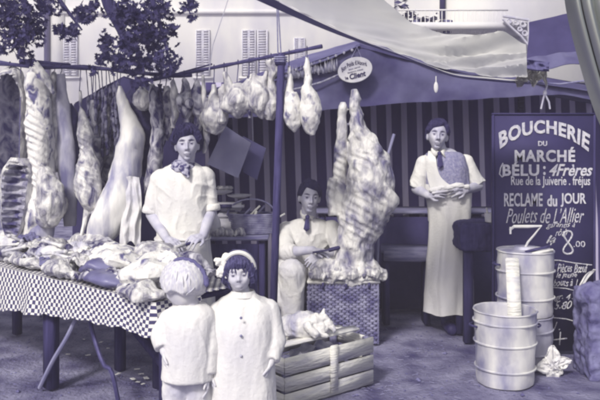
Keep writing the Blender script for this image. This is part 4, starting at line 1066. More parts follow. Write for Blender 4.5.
# slatted crate, turned a little
CA = Vector((-.085, 4.12, 0)); CB = Vector((.452, 4.56, 0)); cu = (CB - CA).normalized(); cn = Vector((-cu.y, cu.x, 0)); CLn = (CB - CA).length; CW = .36; CH = .30
rotC = Matrix((cu, cn, (0, 0, 1))).transposed()
def cp(a, b, z): return CA + cu * a + cn * b + Vector((0, 0, z))
crate = thing('wooden_crate', cp(CLn / 2, CW / 2, 0), 'pale slatted wooden crate on the ground beside the child with the bow', 'crate')
for a, b in ((.025, .025), (CLn - .025, .025), (.025, CW - .025), (CLn - .025, CW - .025)):
    mb = MB(); mb.box(cp(a, b, CH / 2), (.04, .04, CH), rotC, bev=.004); part('corner_post', mb, M['midwood'], crate)
random.seed(8)
for z, hgt in ((.047, .085), (.142, .085), (.246, .1)):
    for b, off in ((-.006, 0), (CW + .006, 0)):
        mb = MB(); rr = rotC @ Matrix.Rotation(random.uniform(-.012, .012), 3, 'Y'); mb.box(cp(CLn / 2, b, z), (CLn + .012, .012, hgt), rr, bev=.003); part('slat', mb, M['palewood'], crate)
    for a in (-.006, CLn + .006):
        mb = MB(); mb.box(cp(a, CW / 2, z - .002), (.012, CW - .002, hgt - .006), rotC, bev=.003); part('slat', mb, M['palewood'], crate)
mb = MB(); mb.box(cp(CLn / 2, CW / 2, .012), (CLn - .02, CW - .02, .012), rotC); part('bottom', mb, M['midwood'], crate)
mb = MB(); mb.box(cp(CLn * .52, -.018, CH * .55), (.06, .012, CH * .95), rotC, bev=.003); part('batten', mb, M['palewood'], crate)
for i, (a0, b0, a1, b1, z0, z1, wd, lab) in enumerate(((.02, .16, .58, .02, .315, .37, .085, 'wide pale plank slanting up across the front of the crate'), (.05, .33, .62, .2, .33, .335, .06, 'narrow plank lying across the back of the crate'), (-.02, .1, .26, .3, .312, .345, .075, 'short plank lying beside the plucked bird on the crate'), (.4, .34, .66, .1, .345, .33, .07, 'loose plank at the right end of the crate'))):
    mb = MB(); mb.beam(cp(a0, b0, z0), cp(a1, b1, z1), .014, wd, bev=.003, roll=0); 
    a, b = cp(a0, b0, z0), cp(a1, b1, z1); ax = (b - a).normalized(); sd = ax.cross(Vector((0, 0, 1))).normalized(); up = sd.cross(ax)
    mb = MB(); mb.box((a + b) / 2, ((b - a).length, wd, .014), Matrix((ax, sd, up)).transposed(), bev=.003)
    solo('loose_plank', mb, M['palewood'], lab, 'plank')
# plucked bird on the planks
mb = MB()
mb.ell(P(304, 325, 4.42), (.115, .09, .085)); mb.ell(P(290, 327, 4.45), (.08, .08, .075)); mb.ell(P(318, 327, 4.38), (.075, .07, .062))
mb.cap(P(316, 320, 4.36), P(324, 318, 4.36), .045, .025); mb.cap(P(321, 319, 4.36), P(324, 309, 4.4), .022, .008); mb.cap(P(328, 322, 4.36), P(334, 330, 4.34), .026, .016)
mb.cap(P(312, 331, 4.32), P(327, 336, 4.3), .026, .012); mb.cap(P(308, 326, 4.31), P(316, 335, 4.28), .03, .022)
me = remesh(mb, [M['fat']], .006, 5); ruffle(me, .008, (20, 20, 20), 3)
tag(link('plucked_bird', me, None, P(305, 338, 4.4)), 'pale plucked bird lying on the planks of the crate', 'poultry')
mb = MB(); mb.grid(lambda u, v: cp(lerp(.02, CLn - .05, u), lerp(.03, CW - .03, v), .2 + .07 * noise.fractal(Vector((u * 4, v * 4, 5)), .9, 2, 4)), 24, 16, 0, .004); solo('packing_cloth', mb, M['greycloth'], 'grey crumpled cloth packed inside the slatted crate', 'cloth')

# ================================================================== BUCKETS
def bucket(name, c, r, h, m, label, hoops, taper=.9, handles=True, cat='bucket'):
    t = thing(name, c, label, cat); n = 56
    def ring(rr, z): return [Vector((c[0] + rr * math.cos(2 * math.pi * k / n) , c[1] + rr * math.sin(2 * math.pi * k / n), c[2] + z)) for k in range(n)]
    mb = MB(); prof = [(r * taper * .2, .012), (r * taper - .01, .006), (r * taper, 0), (r * taper + .003, .02)]
    for q in range(1, 13): prof.append((lerp(r * taper, r, q / 12) + .0018 * math.sin(q * 2.1), h * q / 12))
    prof += [(r + .008, h + .004), (r + .006, h + .012), (r - .004, h + .008), (r - .008, h - .01), (r * taper - .006, .03), (r * .2, .025)]
    mb.loft([ring(a, z) for a, z in prof], cap=True)
    dent = random.uniform(0, 10)
    for i, v in enumerate(mb.v):
        q = noise.noise(Vector((v.x * 6 + dent, v.y * 6, v.z * 5))); dv = Vector((v.x - c[0], v.y - c[1], 0))
        if dv.length > r * .5: mb.v[i] = v + dv.normalized() * (q * .011 + .005 * noise.noise(Vector((v.x * 15 + dent, v.y * 15, v.z * 10))))
    part('body', mb, M[m], t)
    for z in hoops:
        mb = MB(); rr = lerp(r * taper, r, z / h) + .006; mb.tube([Vector((c[0] + rr * math.cos(a), c[1] + rr * math.sin(a), c[2] + z)) for a in [2 * math.pi * k / n for k in range(n + 1)]], .0065, 6); part('hoop', mb, M[m], t)
    if handles:
        for sgn in (-1, 1):
            mb = MB(); mb.tube([Vector((c[0] + sgn * (r * .97 + .03 * math.sin(math.pi * k / 10) + .004), c[1] - .06 + .12 * k / 10, c[2] + h * .8)) for k in range(11)], .007, 6); part('handle', mb, M['steel'], t)
    return t
fb = P(505, 378, 4.62); fb.z = 0
bucket('galvanised_bucket', fb, .195, .45, 'zinc', 'large galvanised bucket in front holding a pale paddle', (.1, .26, .39))
bb = P(525, 300, 4.98); bb.z = 0
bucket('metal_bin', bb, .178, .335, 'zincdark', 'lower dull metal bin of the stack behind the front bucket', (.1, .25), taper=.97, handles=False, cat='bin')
bb2 = bb.copy(); bb2.z = .352
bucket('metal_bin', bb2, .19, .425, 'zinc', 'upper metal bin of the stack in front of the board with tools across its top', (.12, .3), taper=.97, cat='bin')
zt = .785
mb = MB(); c = bb2 + Vector((0, 0, .43)); n = 40
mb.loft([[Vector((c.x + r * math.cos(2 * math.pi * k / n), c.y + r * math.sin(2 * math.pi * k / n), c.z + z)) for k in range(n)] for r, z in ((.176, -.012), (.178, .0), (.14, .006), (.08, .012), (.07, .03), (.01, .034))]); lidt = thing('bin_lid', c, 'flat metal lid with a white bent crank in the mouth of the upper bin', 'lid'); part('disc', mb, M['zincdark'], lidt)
mb = MB(); mb.beam(P(525, 252, 4.86), P(551, 246, 4.84), .03, .014, bev=.003); solo('knife', mb, M['steel'], 'dark flat blade lying across the top of the upper bin', 'knife')
mb = MB(); mb.beam(P(532, 254, 4.82), P(553, 250, 4.84), .02, .02, bev=.003); solo('wooden_peg', mb, M['palewood'], 'pale wooden peg lying beside the dark blade on the bin', 'tool')
mb = MB(); mb.tube([P(510, 230, 4.92), P(514, 226.5, 4.9), P(528, 226.5, 4.88), P(541, 226, 4.88), P(535, 234, 4.9), P(528, 242, 4.93), P(524, 250, 4.95)], [.008, .011, .011, .009, .007, .008, .008], 8); mb.tube([P(510.5, 227, 4.91), P(510.5, 234, 4.91)], .007, 6)
part('crank', mb, M['paper'], lidt)
mb = MB(); mb.beam(P(516, 345, 4.56), P(512, 258, 4.76), .02, .085, bev=.006, roll=R(90)); solo('wooden_paddle', mb, M['palewood'], 'pale flat wooden paddle standing in the front bucket', 'paddle')
mb = MB(); c = fb + Vector((0, 0, .33)); mb.ell(c, (.18, .18, .03)); solo('brine', mb, M['liver'], 'grey brine filling the front bucket below its rim', 'brine')
# crumpled white paper standing on the ground by the board
mb = MB()
def lobe(ang, L, wd, seed):
    def fn(u, v):
        a = R(ang); x = u * L; y = (v - .5) * wd * math.sin(math.pi * min(1, .12 + u * .8)) * (1 - .3 * u)
        q = .03 * noise.noise(Vector((u * 4, v * 4, seed)))
        return P(553, 366, 4.72) + Vector((x * math.cos(a) - y * math.sin(a), q + .02 * u, x * math.sin(a) + y * math.cos(a)))
    return fn
for ang, L, wd, sd in ((88, .13, .11, 1), (15, .13, .1, 2), (-85, .125, .11, 3), (188, .11, .11, 4), (50, .08, .07, 5), (150, .07, .08, 6), (-40, .09, .08, 7)): mb.grid(lobe(ang, L, wd, sd), 10, 8, 0, .003)
solo('crumpled_paper', mb, M['paper'], 'white crumpled paper with four points standing at the foot of the board', 'paper')
# rough stone post at the right edge
mb = MB(); mb.box((P(600, 0, 4.75).x + .07, 4.78, .27), (.36, .3, .56)); mb.ell((P(600, 0, 4.75).x + .02, 4.75, .52), (.18, .15, .1)); 
me = remesh(mb, [M['stone']], .012, 6); ruffle(me, .02, (9, 9, 9), 2); tag(link('stone_bollard', me, None, Vector((P(600, 0, 4.75).x + .07, 4.78, 0))), 'rough grey stone bollard at the lower right edge', 'bollard')

# ================================================================== SIGN BOARD
BDD = 5.22
bo = P(543, 0, BDD); bo.z = 0
board = thing('price_board', bo, 'tall dark painted board lettered with the butcher name and prices at the right', 'sign')
bx0, bx1, bz1 = P(494.5, 0, BDD).x, P(593.5, 0, BDD).x, P(0, 115, BDD).z
mb = MB(); mb.box(((bx0 + bx1) / 2, BDD + .016, bz1 / 2 + .01), (bx1 - bx0, .028, bz1 - .02), bev=.003); part('panel', mb, M['board'], board)
for x in (bx0 - .008, bx1 + .008):
    mb = MB(); mb.box((x, BDD + .014, bz1 / 2 + .004), (.014, .04, bz1 - .006), bev=.002); part('frame_strip', mb, M['darkwood'], board)
mb = MB(); mb.box(((bx0 + bx1) / 2, BDD + .014, bz1 + .008), (bx1 - bx0 + .032, .04, .014), bev=.002); part('frame_strip', mb, M['board'], board)
mb = MB(); mb.beam((bo.x, BDD + .05, 1.4), (bo.x, BDD + .55, .0), .04, .03); part('back_strut', mb, M['darkwood'], board)

def glyphs(text, bold=0.0, shear=0.0, space=1.0):
    cu_ = bpy.data.curves.new('t', 'FONT'); cu_.body = text; cu_.offset = bold; cu_.shear = shear; cu_.space_character = space; cu_.extrude = .02; cu_.resolution_u = 3
    o = bpy.data.objects.new('t', cu_); COL.objects.link(o)
    me = bpy.data.meshes.new_from_object(o.evaluated_get(bpy.context.evaluated_depsgraph_get()))
    bpy.data.objects.remove(o); bpy.data.curves.remove(cu_); me.materials.clear()
    return me
def lay(me, D, warp):
    """warp maps unit square (u to the right, v upward) to a pixel of the photograph on the plane at depth D"""
    xs = [v.co.x for v in me.vertices]; ys = [v.co.y for v in me.vertices]; x0, x1, y0, y1 = min(xs), max(xs), min(ys), max(ys)
    for v in me.vertices:
        px, py = warp((v.co.x - x0) / (x1 - x0), (v.co.y - y0) / (y1 - y0)); back = v.co.z < 0
        p = P(px, py, D); p.y = D - (.001 if back else .004); v.co = p
    return me
def write(parent, text, warp, D, m='letter', name='lettering', **kw):
    me = lay(glyphs(text, **kw), D, warp)
    me.materials.append(M[m]); return link(name, me, parent)
def rect(x0, y0, x1, y1, sl=0.0): return lambda u, v: (lerp(x0, x1, u), lerp(y1, y0, v) + sl * u)
def arc(u, v):
    # BOUCHERIE: letters on an arch, taller at the ends
    x = lerp(498.5, 590, u); k = (u - .48) * 2
    top = 120 + 13.5 * k * k; bot = 133.5 + 17 * k * k
    return (x + k * abs(k) * 1.5 * (1 - v) * -1, lerp(bot, top, v))
write(board, 'BOUCHERIE', arc, BDD, bold=.035, space=1.08)
write(board, 'DU', rect(538, 141, 547, 146), BDD, bold=.03)
write(board, 'MARCHÉ', rect(514.5, 147, 575, 162), BDD, bold=.035, space=1.1)
write(board, 'BÉLU', rect(502.5, 161.5, 539, 176), BDD, bold=.03, space=1.08)
write(board, ':', rect(543, 166, 545.5, 175), BDD, bold=.03)
write(board, '4', rect(549, 164, 558, 176), BDD, shear=.4, bold=.02)
write(board, 'Frères', rect(556, 164, 592.5, 176), BDD, shear=.35, bold=.02)
write(board, 'Rue de la Juiverie . fréjus', rect(511, 176, 590, 188), BDD, bold=.012)
write(board, 'RECLAME', rect(504, 193, 542.5, 206.5), BDD, bold=.02)
write(board, 'du', rect(547, 195, 557, 206.5), BDD, bold=.03)
write(board, 'JOUR', rect(560.5, 193, 586, 207), BDD, bold=.02)
mb = MB()
mb.tube([P(503, 163, BDD), P(500.5, 168, BDD), P(499.5, 174, BDD), P(502, 177, BDD), P(505, 175, BDD)], .005, 5)
part('flourish', mb, M['letter'], board)
def chalk_line(pts, r=.0045, name='chalk_stroke'):
    mb = MB()
    for pl in pts: mb.tube([P(x, y, BDD - .002) for x, y in pl], r, 5)
    return part(name, mb, M['chalk'], board)
def wav(x0, y0, x1, y1, sl=0):
    return lambda u, v: (lerp(x0, x1, u) + .2 * math.sin(u * 23), lerp(y1, y0, v) + sl * u + .55 * math.sin(u * 13))
write(board, 'Poulets de L’Allier', wav(506, 208, 584, 223, 0), BDD, 'chalk', 'chalk_writing', shear=.45, bold=-.004)
write(board, 'garantis à', wav(546, 222, 575, 229), BDD, 'chalk', 'chalk_writing', shear=.45)
write(board, 'rôtir', wav(555, 229, 569, 236), BDD, 'chalk', 'chalk_writing', shear=.45)
write(board, 'la', wav(546, 235, 556, 243), BDD, 'chalk', 'chalk_writing', shear=.45)
write(board, '.00', rect(573.5, 241, 585, 247), BDD, 'chalk', 'chalk_writing', bold=.0)
chalk_line([[(571 - 4.6 * math.sin(t) * (1 if math.cos(t) > 0 else 1.15) * (1), 243 - 11 * math.cos(t) * 1.0) if False else (568 + (4.2 if math.cos(t / 1) > 0 else 4.8) * math.sin(2 * t) , 242.5 - 11.5 * math.cos(t)) for t in [k * math.pi / 20 for k in range(41)]]], .0065)
write(board, '1', wav(548, 243, 552, 250), BDD, 'chalk', 'chalk_writing', shear=.4)
chalk_line([[(551, 260), (560, 260.5), (574, 263), (592, 265)]], .0035)
write(board, 'Pièces Bœuf', wav(557, 263, 588, 272, 1), BDD, 'chalk', 'chalk_writing', shear=.4)
write(board, 'le jeune', wav(556, 272, 577, 279), BDD, 'chalk', 'chalk_writing', shear=.4)
write(board, 'bouts à 1', wav(553, 279, 578, 286), BDD, 'chalk', 'chalk_writing', shear=.4)
chalk_line([[(553, 287.5), (566, 288.5), (580, 292), (592, 294)]], .0035)
write(board, 'gr. 4 x', wav(554, 294, 577, 301), BDD, 'chalk', 'chalk_writing', shear=.4)
write(board, '5.80', wav(554, 301, 572, 309), BDD, 'chalk', 'chalk_writing', shear=.4)
chalk_line([[(551, 317.5), (566, 319), (584, 324)], [(554, 330), (557, 322)], [(559, 330), (560, 329)]], .0035)
chalk_line([[(553, 340), (567, 338.5)], [(560.5, 332), (559.5, 345)]], .005)
# white paper slip stuck to the board
mb = MB(); mb.grid(lambda u, v: P(lerp(577, 596, u) - 3 * math.sin(v * 3), lerp(291, 268, u) + (v - .5) * 7 * math.sin(math.pi * min(1, .25 + u * .75)) + 1.5 * math.sin(u * 8), BDD - .02 - .02 * math.sin(u * 6)), 14, 6, 0, .003)
solo('paper_slip', mb, M['paper'], 'narrow white paper slip stuck slantwise to the right side of the board', 'paper')

# oval sign on the tent front
OC = P(355, 70, TD - .1)
osg = thing('oval_sign', OC, 'small pale oval sign hung on the front of the violet tent', 'sign')
rotO = Matrix.Rotation(R(14), 3, 'Y').inverted()
mb = MB(); n = 56; rx, rz = 17.5 / FPX * (TD - .1), 12.6 / FPX * (TD - .1)
def oring(f, y): return [OC + rotO @ Vector((rx * f * math.cos(2 * math.pi * k / n), y, rz * f * math.sin(2 * math.pi * k / n))) for k in range(n)]
mb.loft([oring(.96, 0), oring(1, -.004), oring(1, -.012), oring(.97, -.016)]); part('plate', mb, M['enamel'], osg)
def owarp(x0, y0, x1, y1, bend=0.0):
    def f(u, v):
        x, y = lerp(x0, x1, u), lerp(y1, y0, v) + bend * (2 * u - 1) ** 2
        a = R(-14); return (355 + x * math.cos(a) - y * math.sin(a), 70 + x * math.sin(a) + y * math.cos(a))
    return f
OD = TD - .1 - .0165
write(osg, 'Bon Poids d’Abord', owarp(-13, -9.5, 12.5, -5, 4.2), OD, 'ink', bold=.01)
write(osg, 'pour servir', owarp(-6, -2.8, 6, -.9), OD, 'card2'); write(osg, 'toujours mieux', owarp(-8, .2, 8, 2.0), OD, 'card2')
write(osg, 'le', owarp(-11.5, 4, -8.5, 7.2), OD, 'ink', bold=.02); write(osg, 'Client', owarp(-7, 2.6, 9.5, 8.2), OD, 'ink', bold=.03, shear=.15)
mb = MB(); mb.tube([OC + Vector((-.03, -.008, rz * .96)), OC + Vector((.02, .04, rz + .09)), OC + Vector((.05, -.008, rz * .96))], .004, 5); part('hanger', mb, M['rope'], osg)

# ================================================================== SILVER RIBBED CASE, close at the upper right
SDp = 2.2
sv = thing('silver_case', (P(640, 0, SDp).x, SDp, 0), 'curved ribbed silver metal case end reaching in at the upper right corner', 'case')
edge = [(570, -40), (571, -12), (573.5, 8), (579, 32), (587, 62), (596, 92), (607, 122), (622, 150), (640, 170)]
def sband(o0, o1, y0, y1, m, name, r=0):
    def fn(u, v):
        q = catmull(edge, 61)[int(round(u * 60))]; q2 = catmull(edge, 61)[min(60, int(round(u * 60)) + 1)]; q1 = catmull(edge, 61)[max(0, int(round(u * 60)) - 1)]
        tx, ty = q2[0] - q1[0], q2[1] - q1[1]; L = math.hypot(tx, ty); nx, ny = ty / L, -tx / L
        o = lerp(o0, o1, v); p = P(q[0] + nx * o, q[1] + ny * o, SDp); p.y += lerp(y0, y1, v) - r * math.sin(math.pi * v); return p
    m_ = MB(); m_.grid(fn, 60, 10, 0, .004); part(name, m_, M[m], sv)
sband(0, 7, .05, .0, 'silver', 'rim', .018)
sband(7.0, 10.5, .012, .012, 'groove', 'groove')
sband(10.2, 20, .0, .0, 'silver', 'rib', .014)
sband(19.8, 22.4, .012, .012, 'groove', 'groove')
sband(22, 33, .0, .0, 'silver', 'rib', .014)
sband(33, 90, .0, .02, 'silver', 'shell', .02)
mb = MB(); mb.tube([(P(640, 0, SDp).x + .03, SDp + .06, 0), (P(640, 0, SDp).x + .03, SDp + .06, 1.75)], .02, 8); part('stand', mb, M['steel'], sv)

# ================================================================== PEOPLE
HV = dict(jaw=.26, wid=1.0, nose=1.0, brow=1.0, tall=1.0)
def headpt(n, k, child=0.0):
    x, y, z = n
    r = math.hypot(x, y); f = (r ** .69 / r) if r > 1e-6 else 1
    if z > 0: f = (r ** .9 / r) if r > 1e-6 else 1
    x *= f; y *= f
    low = smooth(-z, .0, .95)
    X = x * .075 * HV['wid'] * (1 - (HV['jaw'] + .12 - .1 * child) * low)
    Y = y * (.094 if y < 0 else .1)
    if y > 0: Y *= 1 - .5 * smooth(-z, .1, .95)
    Z = z * (.116 if z > 0 else (.115 - .01 * child) * HV['tall'])
    p = Vector((X, Y, Z))
    nn = Vector(n)
    for s in (-1, 1):
        e = (nn - Vector((s * .38, -.92, .05)).normalized()).length
        p -= nn * .017 * math.exp(-(e / .19) ** 2)
        c = (nn - Vector((s * .5, -.8, -.28)).normalized()).length
        p += nn * (.004 + .004 * child) * math.exp(-(c / .25) ** 2)
        b = (nn - Vector((s * .32, -.92, .27)).normalized()).length
        p += nn * .006 * HV['brow'] * math.exp(-(b / .16) ** 2)
    return p * k
def add_head(mb, c, rot, k=1.0, child=0.0):
    c = Vector(c)
    def q(x, y, z): return c + rot @ (Vector((x, y, z)) * k)
    mb.ell(c, None, rot, 48, 36, fn=lambda n: headpt(n, k, child))
    ns = (1 - .3 * child) * HV['nose']
    nz_ = .011 * child; mb.cap(q(0, -.088 + .004 * child, .016 - .01 * child), q(0, -.092 - .013 * ns, -.028 + nz_), (.0075 - .001 * child) * k, .0115 * k * (.75 + .2 * ns), 10)
    for s in (-1, 1):
        mb.ell(q(s * .011, -.0915, -.033 + nz_), ((.0085 - .001 * child) * k,) * 3, n=10, m=8)
        mb.ell(q(s * .0745, .012, -.012), (.011 * k, .02 * k, .032 * k), rot @ Matrix.Rotation(s * .35, 3, 'Z'), 14, 10)
        mb.ell(q(s * .03, -.071, .004), (.0128 * k,) * 3, n=12, m=10)
    lk = k * (1 - .22 * child); mb.ell(q(0, -.087 + .006 * child, -.0615), (.023 * lk, .007 * lk, .0055 * lk), rot, 14, 8)
    mb.ell(q(0, -.0855 + .007 * child, -.0735 + .003 * child), (.02 * lk, .007 * lk, .006 * lk), rot, 14, 8)
    if not child: mb.ell(q(0, -.06, -.094), (.024 * k, .017 * k, .014 * k), rot, 14, 10)
def paint_face(me, c, rot, k=1.0, smile=0.0, child=0.0):
    """natural colour of brows, eyes and lips, with shade painted at nostrils and mouth line, on the one body mesh"""
    at = me.attributes.new('pigment_shade', 'FLOAT', 'POINT'); inv = rot.transposed(); c = Vector(c)
    vals = []
    for v in me.vertices:
        p = inv @ (v.co - c) / k; a = 0.0
        if p.length < .14 and p.y < -.04:
            for s in (-1, 1):
                dx = p.x - s * .0315; dz = p.z - .004
                a = max(a, (.95 - .05 * child) * (1 - smooth(math.hypot(dx / (.0092 + .001 * child), dz / .0064), .6, 1.3))); a = max(a, (.6 - .2 * child) * (1 - smooth(math.hypot(dx / .0165, (dz - .005) / .0028), .6, 1.4)))
                bz = p.z - (.0275 - 5 * dx * dx * 1.2)
                a = max(a, (.85 - .4 * child) * (1 - smooth(math.hypot(dx / .0215, bz / (.0055 * HV['brow'])), .7, 1.25)))
                a = max(a, .6 * (1 - smooth(math.hypot((p.x - s * .007) / .005, (p.z + .0405 - .011 * child) / .004), .6, 1.3)) * (1 if p.y < -.085 else 0))  # nostril shade painted in as dark spots
            mz = p.z + .0675 - smile * 9 * p.x * p.x
            a = max(a, (.42 - .22 * child) * (1 - smooth(math.hypot(p.x / .0245, mz / .0105), .7, 1.2)))
            a = max(a, (.75 - .35 * child) * (1 - smooth(math.hypot(p.x / .024, mz / .0026), .6, 1.4)))  # shade of the crease between the lips, painted as a dark line
        vals.append(a)
    at.data.foreach_set('value', vals)
def hair(parent, c, rot, k, m, thick=.022, front=.55, side=-.1, back=-.55, name='hair', flare=0.0, seed=0, part_side=0.0, wave=.006, fringe=False, locks=420):
    c = Vector(c); mb = MB()
    def fn(n):
        az = abs(math.atan2(n.x, -n.y)); 
        zl = lerp(front + part_side * n.x, side, smooth(az, .6, 1.2)); zl = lerp(zl, back, smooth(az, 1.45, 2.0))
        s = n.z - zl
        t = thick * smooth(s, -.04, .2) - .016 * (1 - smooth(s, -.08, .04))
        t += flare * smooth(-n.z, -.1, .6) * smooth(az, .8, 1.3) * (1 if s > 0 else 0)
        t += wave * noise.fractal(Vector((n.x * 7 + seed, n.y * 7, n.z * 3)), .9, 2, 4) * smooth(s, 0, .15)
        return headpt(n, 1.0, 0) * k + Vector(n) * t * k
    mb.ell(c, None, rot, 96, 72, fn=fn)
    rnd = random.Random(int(seed) + 1)
    for _ in range(locks):      # locks that break the outline
        n = Vector((rnd.gauss(0, 1), rnd.gauss(0, 1), rnd.gauss(0, 1))).normalized()
        az = abs(math.atan2(n.x, -n.y)); zl = lerp(front + part_side * n.x, side, smooth(az, .6, 1.2)); zl = lerp(zl, back, smooth(az, 1.45, 2.0))
        if n.z - zl < .03: continue
        flow = Vector((n.x * .9 + .35 * (1 if part_side >= 0 else -1) * max(0, n.z), -.25 + n.y * .6, -.75)) + Vector((rnd.gauss(0, .3), rnd.gauss(0, .3), rnd.gauss(0, .2)))
        flow = (flow - n * flow.dot(n)); 
        if flow.length < .1: continue
        flow.normalize(); L = rnd.uniform(.25, .5); pts = []; lift = rnd.uniform(.001, .005) * (1 + wave * 60)
        for j in range(5):
            q = (n + flow * (L * j / 4)).normalized(); azq = abs(math.atan2(q.x, -q.y)); zq = lerp(front + part_side * q.x, side, smooth(azq, .6, 1.2)); zq = lerp(zq, back, smooth(azq, 1.45, 2.0))
            t = thick * smooth(q.z - zq, -.04, .2) + lift * math.sin(math.pi * min(1, .25 + j / 5)) - .001
            t += flare * smooth(-q.z, -.1, .6) * smooth(azq, .8, 1.3)
            if q.z - zq < .0 and not fringe: break
            pts.append(c + rot @ (headpt(q, 1.0, 0) * k + q * max(t, .001) * k))
        if len(pts) >= 3: mb.tube(pts, [.0014, .0034, .0036, .0026, .0008][:len(pts) - 1] + [.0006], 5)
    return part(name, mb, m, parent)
def add_hand(mb, w_, d_, n_, k=1.0, curl=.35, thumb=1, spread=.09):
    """palm, four unequal bent fingers and a thumb leaving the side of the palm; d_ = direction of the fingers, n_ = palm side"""
    w_ = Vector(w_); d_ = Vector(d_).normalized(); n_ = Vector(n_); n_ = (n_ - d_ * n_.dot(d_)).normalized(); s_ = d_.cross(n_)
    for i, (o, L) in enumerate(((-1.5, .062), (-.5, .076), (.5, .08), (1.5, .072))):
        o *= thumb
        a = w_ + d_ * .012 * k + s_ * (o * .011 * k); b = w_ + d_ * (.085 - .004 * abs(o)) * k + s_ * (o * .0205 * k)
        mb.cap(a, b, .0145 * k, .0125 * k, 10)
        dd = (d_ + s_ * o * spread).normalized(); p = b
        for j, f in enumerate((.44, .32, .24)):
            cc = curl * (1.0 + .15 * i * .5)
            dd = (dd * math.cos(cc) + n_ * math.sin(cc)).normalized() if True else dd
            nn = p + dd * (L * f * k); mb.cap(p, nn, (.0092 - .0008 * j) * k, (.0086 - .0009 * j) * k, 8); p = nn
            # rotate the bending axis along
            n_2 = n_ - dd * n_.dot(dd)
            if n_2.length > .2: pass
    mb.cap(w_ + d_ * .01 * k, w_ + d_ * .05 * k, .022 * k, .02 * k, 10)
    t0 = w_ + d_ * .03 * k + s_ * (thumb * .026 * k); t1 = t0 + (d_ * .6 + s_ * thumb * .75 + n_ * .3).normalized() * .036 * k; t2 = t1 + (d_ * .9 + s_ * thumb * .25 + n_ * .35).normalized() * .03 * k
    mb.cap(w_ + d_ * .012 * k + s_ * (thumb * .012 * k), t0, .014 * k, .0125 * k, 10); mb.cap(t0, t1, .0122 * k, .0105 * k, 10); mb.cap(t1, t2, .0105 * k, .0085 * k, 10)
def arm(mb, sh, el, wr, k=1.0, r=(.047, .04, .027)):
    mb.cap(sh, el, r[0] * k, r[1] * k); mb.cap(el, lerp(Vector(el), Vector(wr), .3), r[1] * k, r[1] * .98 * k); mb.cap(lerp(Vector(el), Vector(wr), .3), wr, r[1] * .98 * k, r[2] * k)
def rings_z(mb, rows, n=44, nr=30, e=2.5, ang=None):
    """rows of (z, cx, cy, rx, ry): closed superelliptic body of cloth"""
    out = []
    for z, cx, cy, rx, ry in catmull(rows, nr):
        ring = []
        for k in range(n):
            a = 2 * math.pi * k / n; ca, sa = math.cos(a), math.sin(a)
            ring.append(Vector((cx + rx * math.copysign(abs(ca) ** (2 / e), ca), cy + ry * math.copysign(abs(sa) ** (2 / e), sa), z)))
        out.append(ring)
    mb.loft(out)
def skirt(rows, a0, a1, n=70, m=40, fold=.012, nf=9, thick=.004, seed=0, e=2.3):
    """apron: open sheet wrapped round the front from angle a0 to a1 (degrees, -90 = front)"""
    rr = catmull(rows, m + 1); mb = MB()
    def fn(u, v):
        z, cx, cy, rx, ry = rr[int(round(v * m))]; a = R(lerp(a0, a1, u)); ca, sa = math.cos(a), math.sin(a)
        f = 1 + fold / max(rx, .05) * (.25 + .75 * v) * (math.sin(nf * a + 1.7 * noise.noise(Vector((a * 2, v * 2, seed)))) + .8 * noise.noise(Vector((a * 3, v * 3, seed + 4))))
        return Vector((cx + rx * f * math.copysign(abs(ca) ** (2 / e), ca), cy + ry * f * math.copysign(abs(sa) ** (2 / e), sa), z + .008 * v * math.sin(a * 5 + seed)))
    mb.grid(fn, n, m, 0, thick); return mb
def sleeve(mb, a, b, ra, rb, n=18):
    a, b = Vector(a), Vector(b); mb.tube([lerp(a, b, t) for t in (0, .25, .5, .75, 1)], [ra, lerp(ra, rb, .25), lerp(ra, rb, .5), lerp(ra, rb, .75), rb], n)
def band(c, rx, ry, z0, z1, thick, m, parent, name, tilt=0.0, gap=0, flare=0.0, ang=0.0):
    """collar or cuff: a short open tube"""
    mb = MB()
    def fn(u, v):
        a = R(lerp(-90 + gap + ang, 270 - gap + ang, u)); f = 1 + flare * (1 - v)
        return Vector((c[0] + rx * f * math.cos(a), c[1] + ry * f * math.sin(a), lerp(z0, z1, v) + tilt * math.sin(a)))
    mb.grid(fn, 40, 6, 0, thick); return part(name, mb, m, parent)
def rotz(yaw=0, pitch=0, roll=0): return Matrix.Rotation(R(yaw), 3, 'Z') @ Matrix.Rotation(R(pitch), 3, 'X') @ Matrix.Rotation(R(roll), 3, 'Y')
FRONT = Vector((0, -1, 0))

# ---------------------------------------------------------------- the young butcher with the scarf
D = 5.0
p1 = thing('person', (P(183, 0, D).x, D + .02, 0), 'dark haired man in a white smock and figured neck scarf cutting meat at the table', 'person')
HV.update(jaw=.2, wid=1.03, nose=1.0, brow=1.4, tall=1.0)
hc = P(187, 144.5, D - .02); hr = rotz(8, -1, -3)
body = MB(); add_head(body, hc, hr, 1.0)
nk = P(184, 172, D + .03); body.cap(hc + Vector((0, .02, -.06)), nk, .056, .062)
body.ell(P(183, 190, D + .03), (.17, .105, .2)); body.ell(P(182, 238, D + .04), (.15, .1, .2))
for dx in (-.08, .08): body.cap(P(182, 252, D + .04) + Vector((dx, 0, 0)), (p1.location.x + dx * 1.2, D + .05, .5), .085, .062); body.cap((p1.location.x + dx * 1.2, D + .05, .5), (p1.location.x + dx * 1.3, D + .07, .08), .058, .04); body.cap((p1.location.x + dx * 1.3, D + .1, .045), (p1.location.x + dx * 1.4, D - .1, .035), .042, .033)
sL, eL, wL = P(158, 179, D + .03), P(151.5, 214, D + .02), P(166, 238, D - .16)
sR, eR, wR = P(207, 177, D + .03), P(211, 211, D + .02), P(203, 236, D - .16)
arm(body, sL, eL, wL, 1.0, (.05, .042, .029)); arm(body, sR, eR, wR, 1.0, (.05, .042, .029))
add_hand(body, wL, P(180, 246, D - .22) - wL, (0.1, .3, -1), 1.0, .3, thumb=-1)
add_hand(body, wR, P(190, 240, D - .26) - wR, (-.3, .3, -1), 1.0, .55, thumb=1)
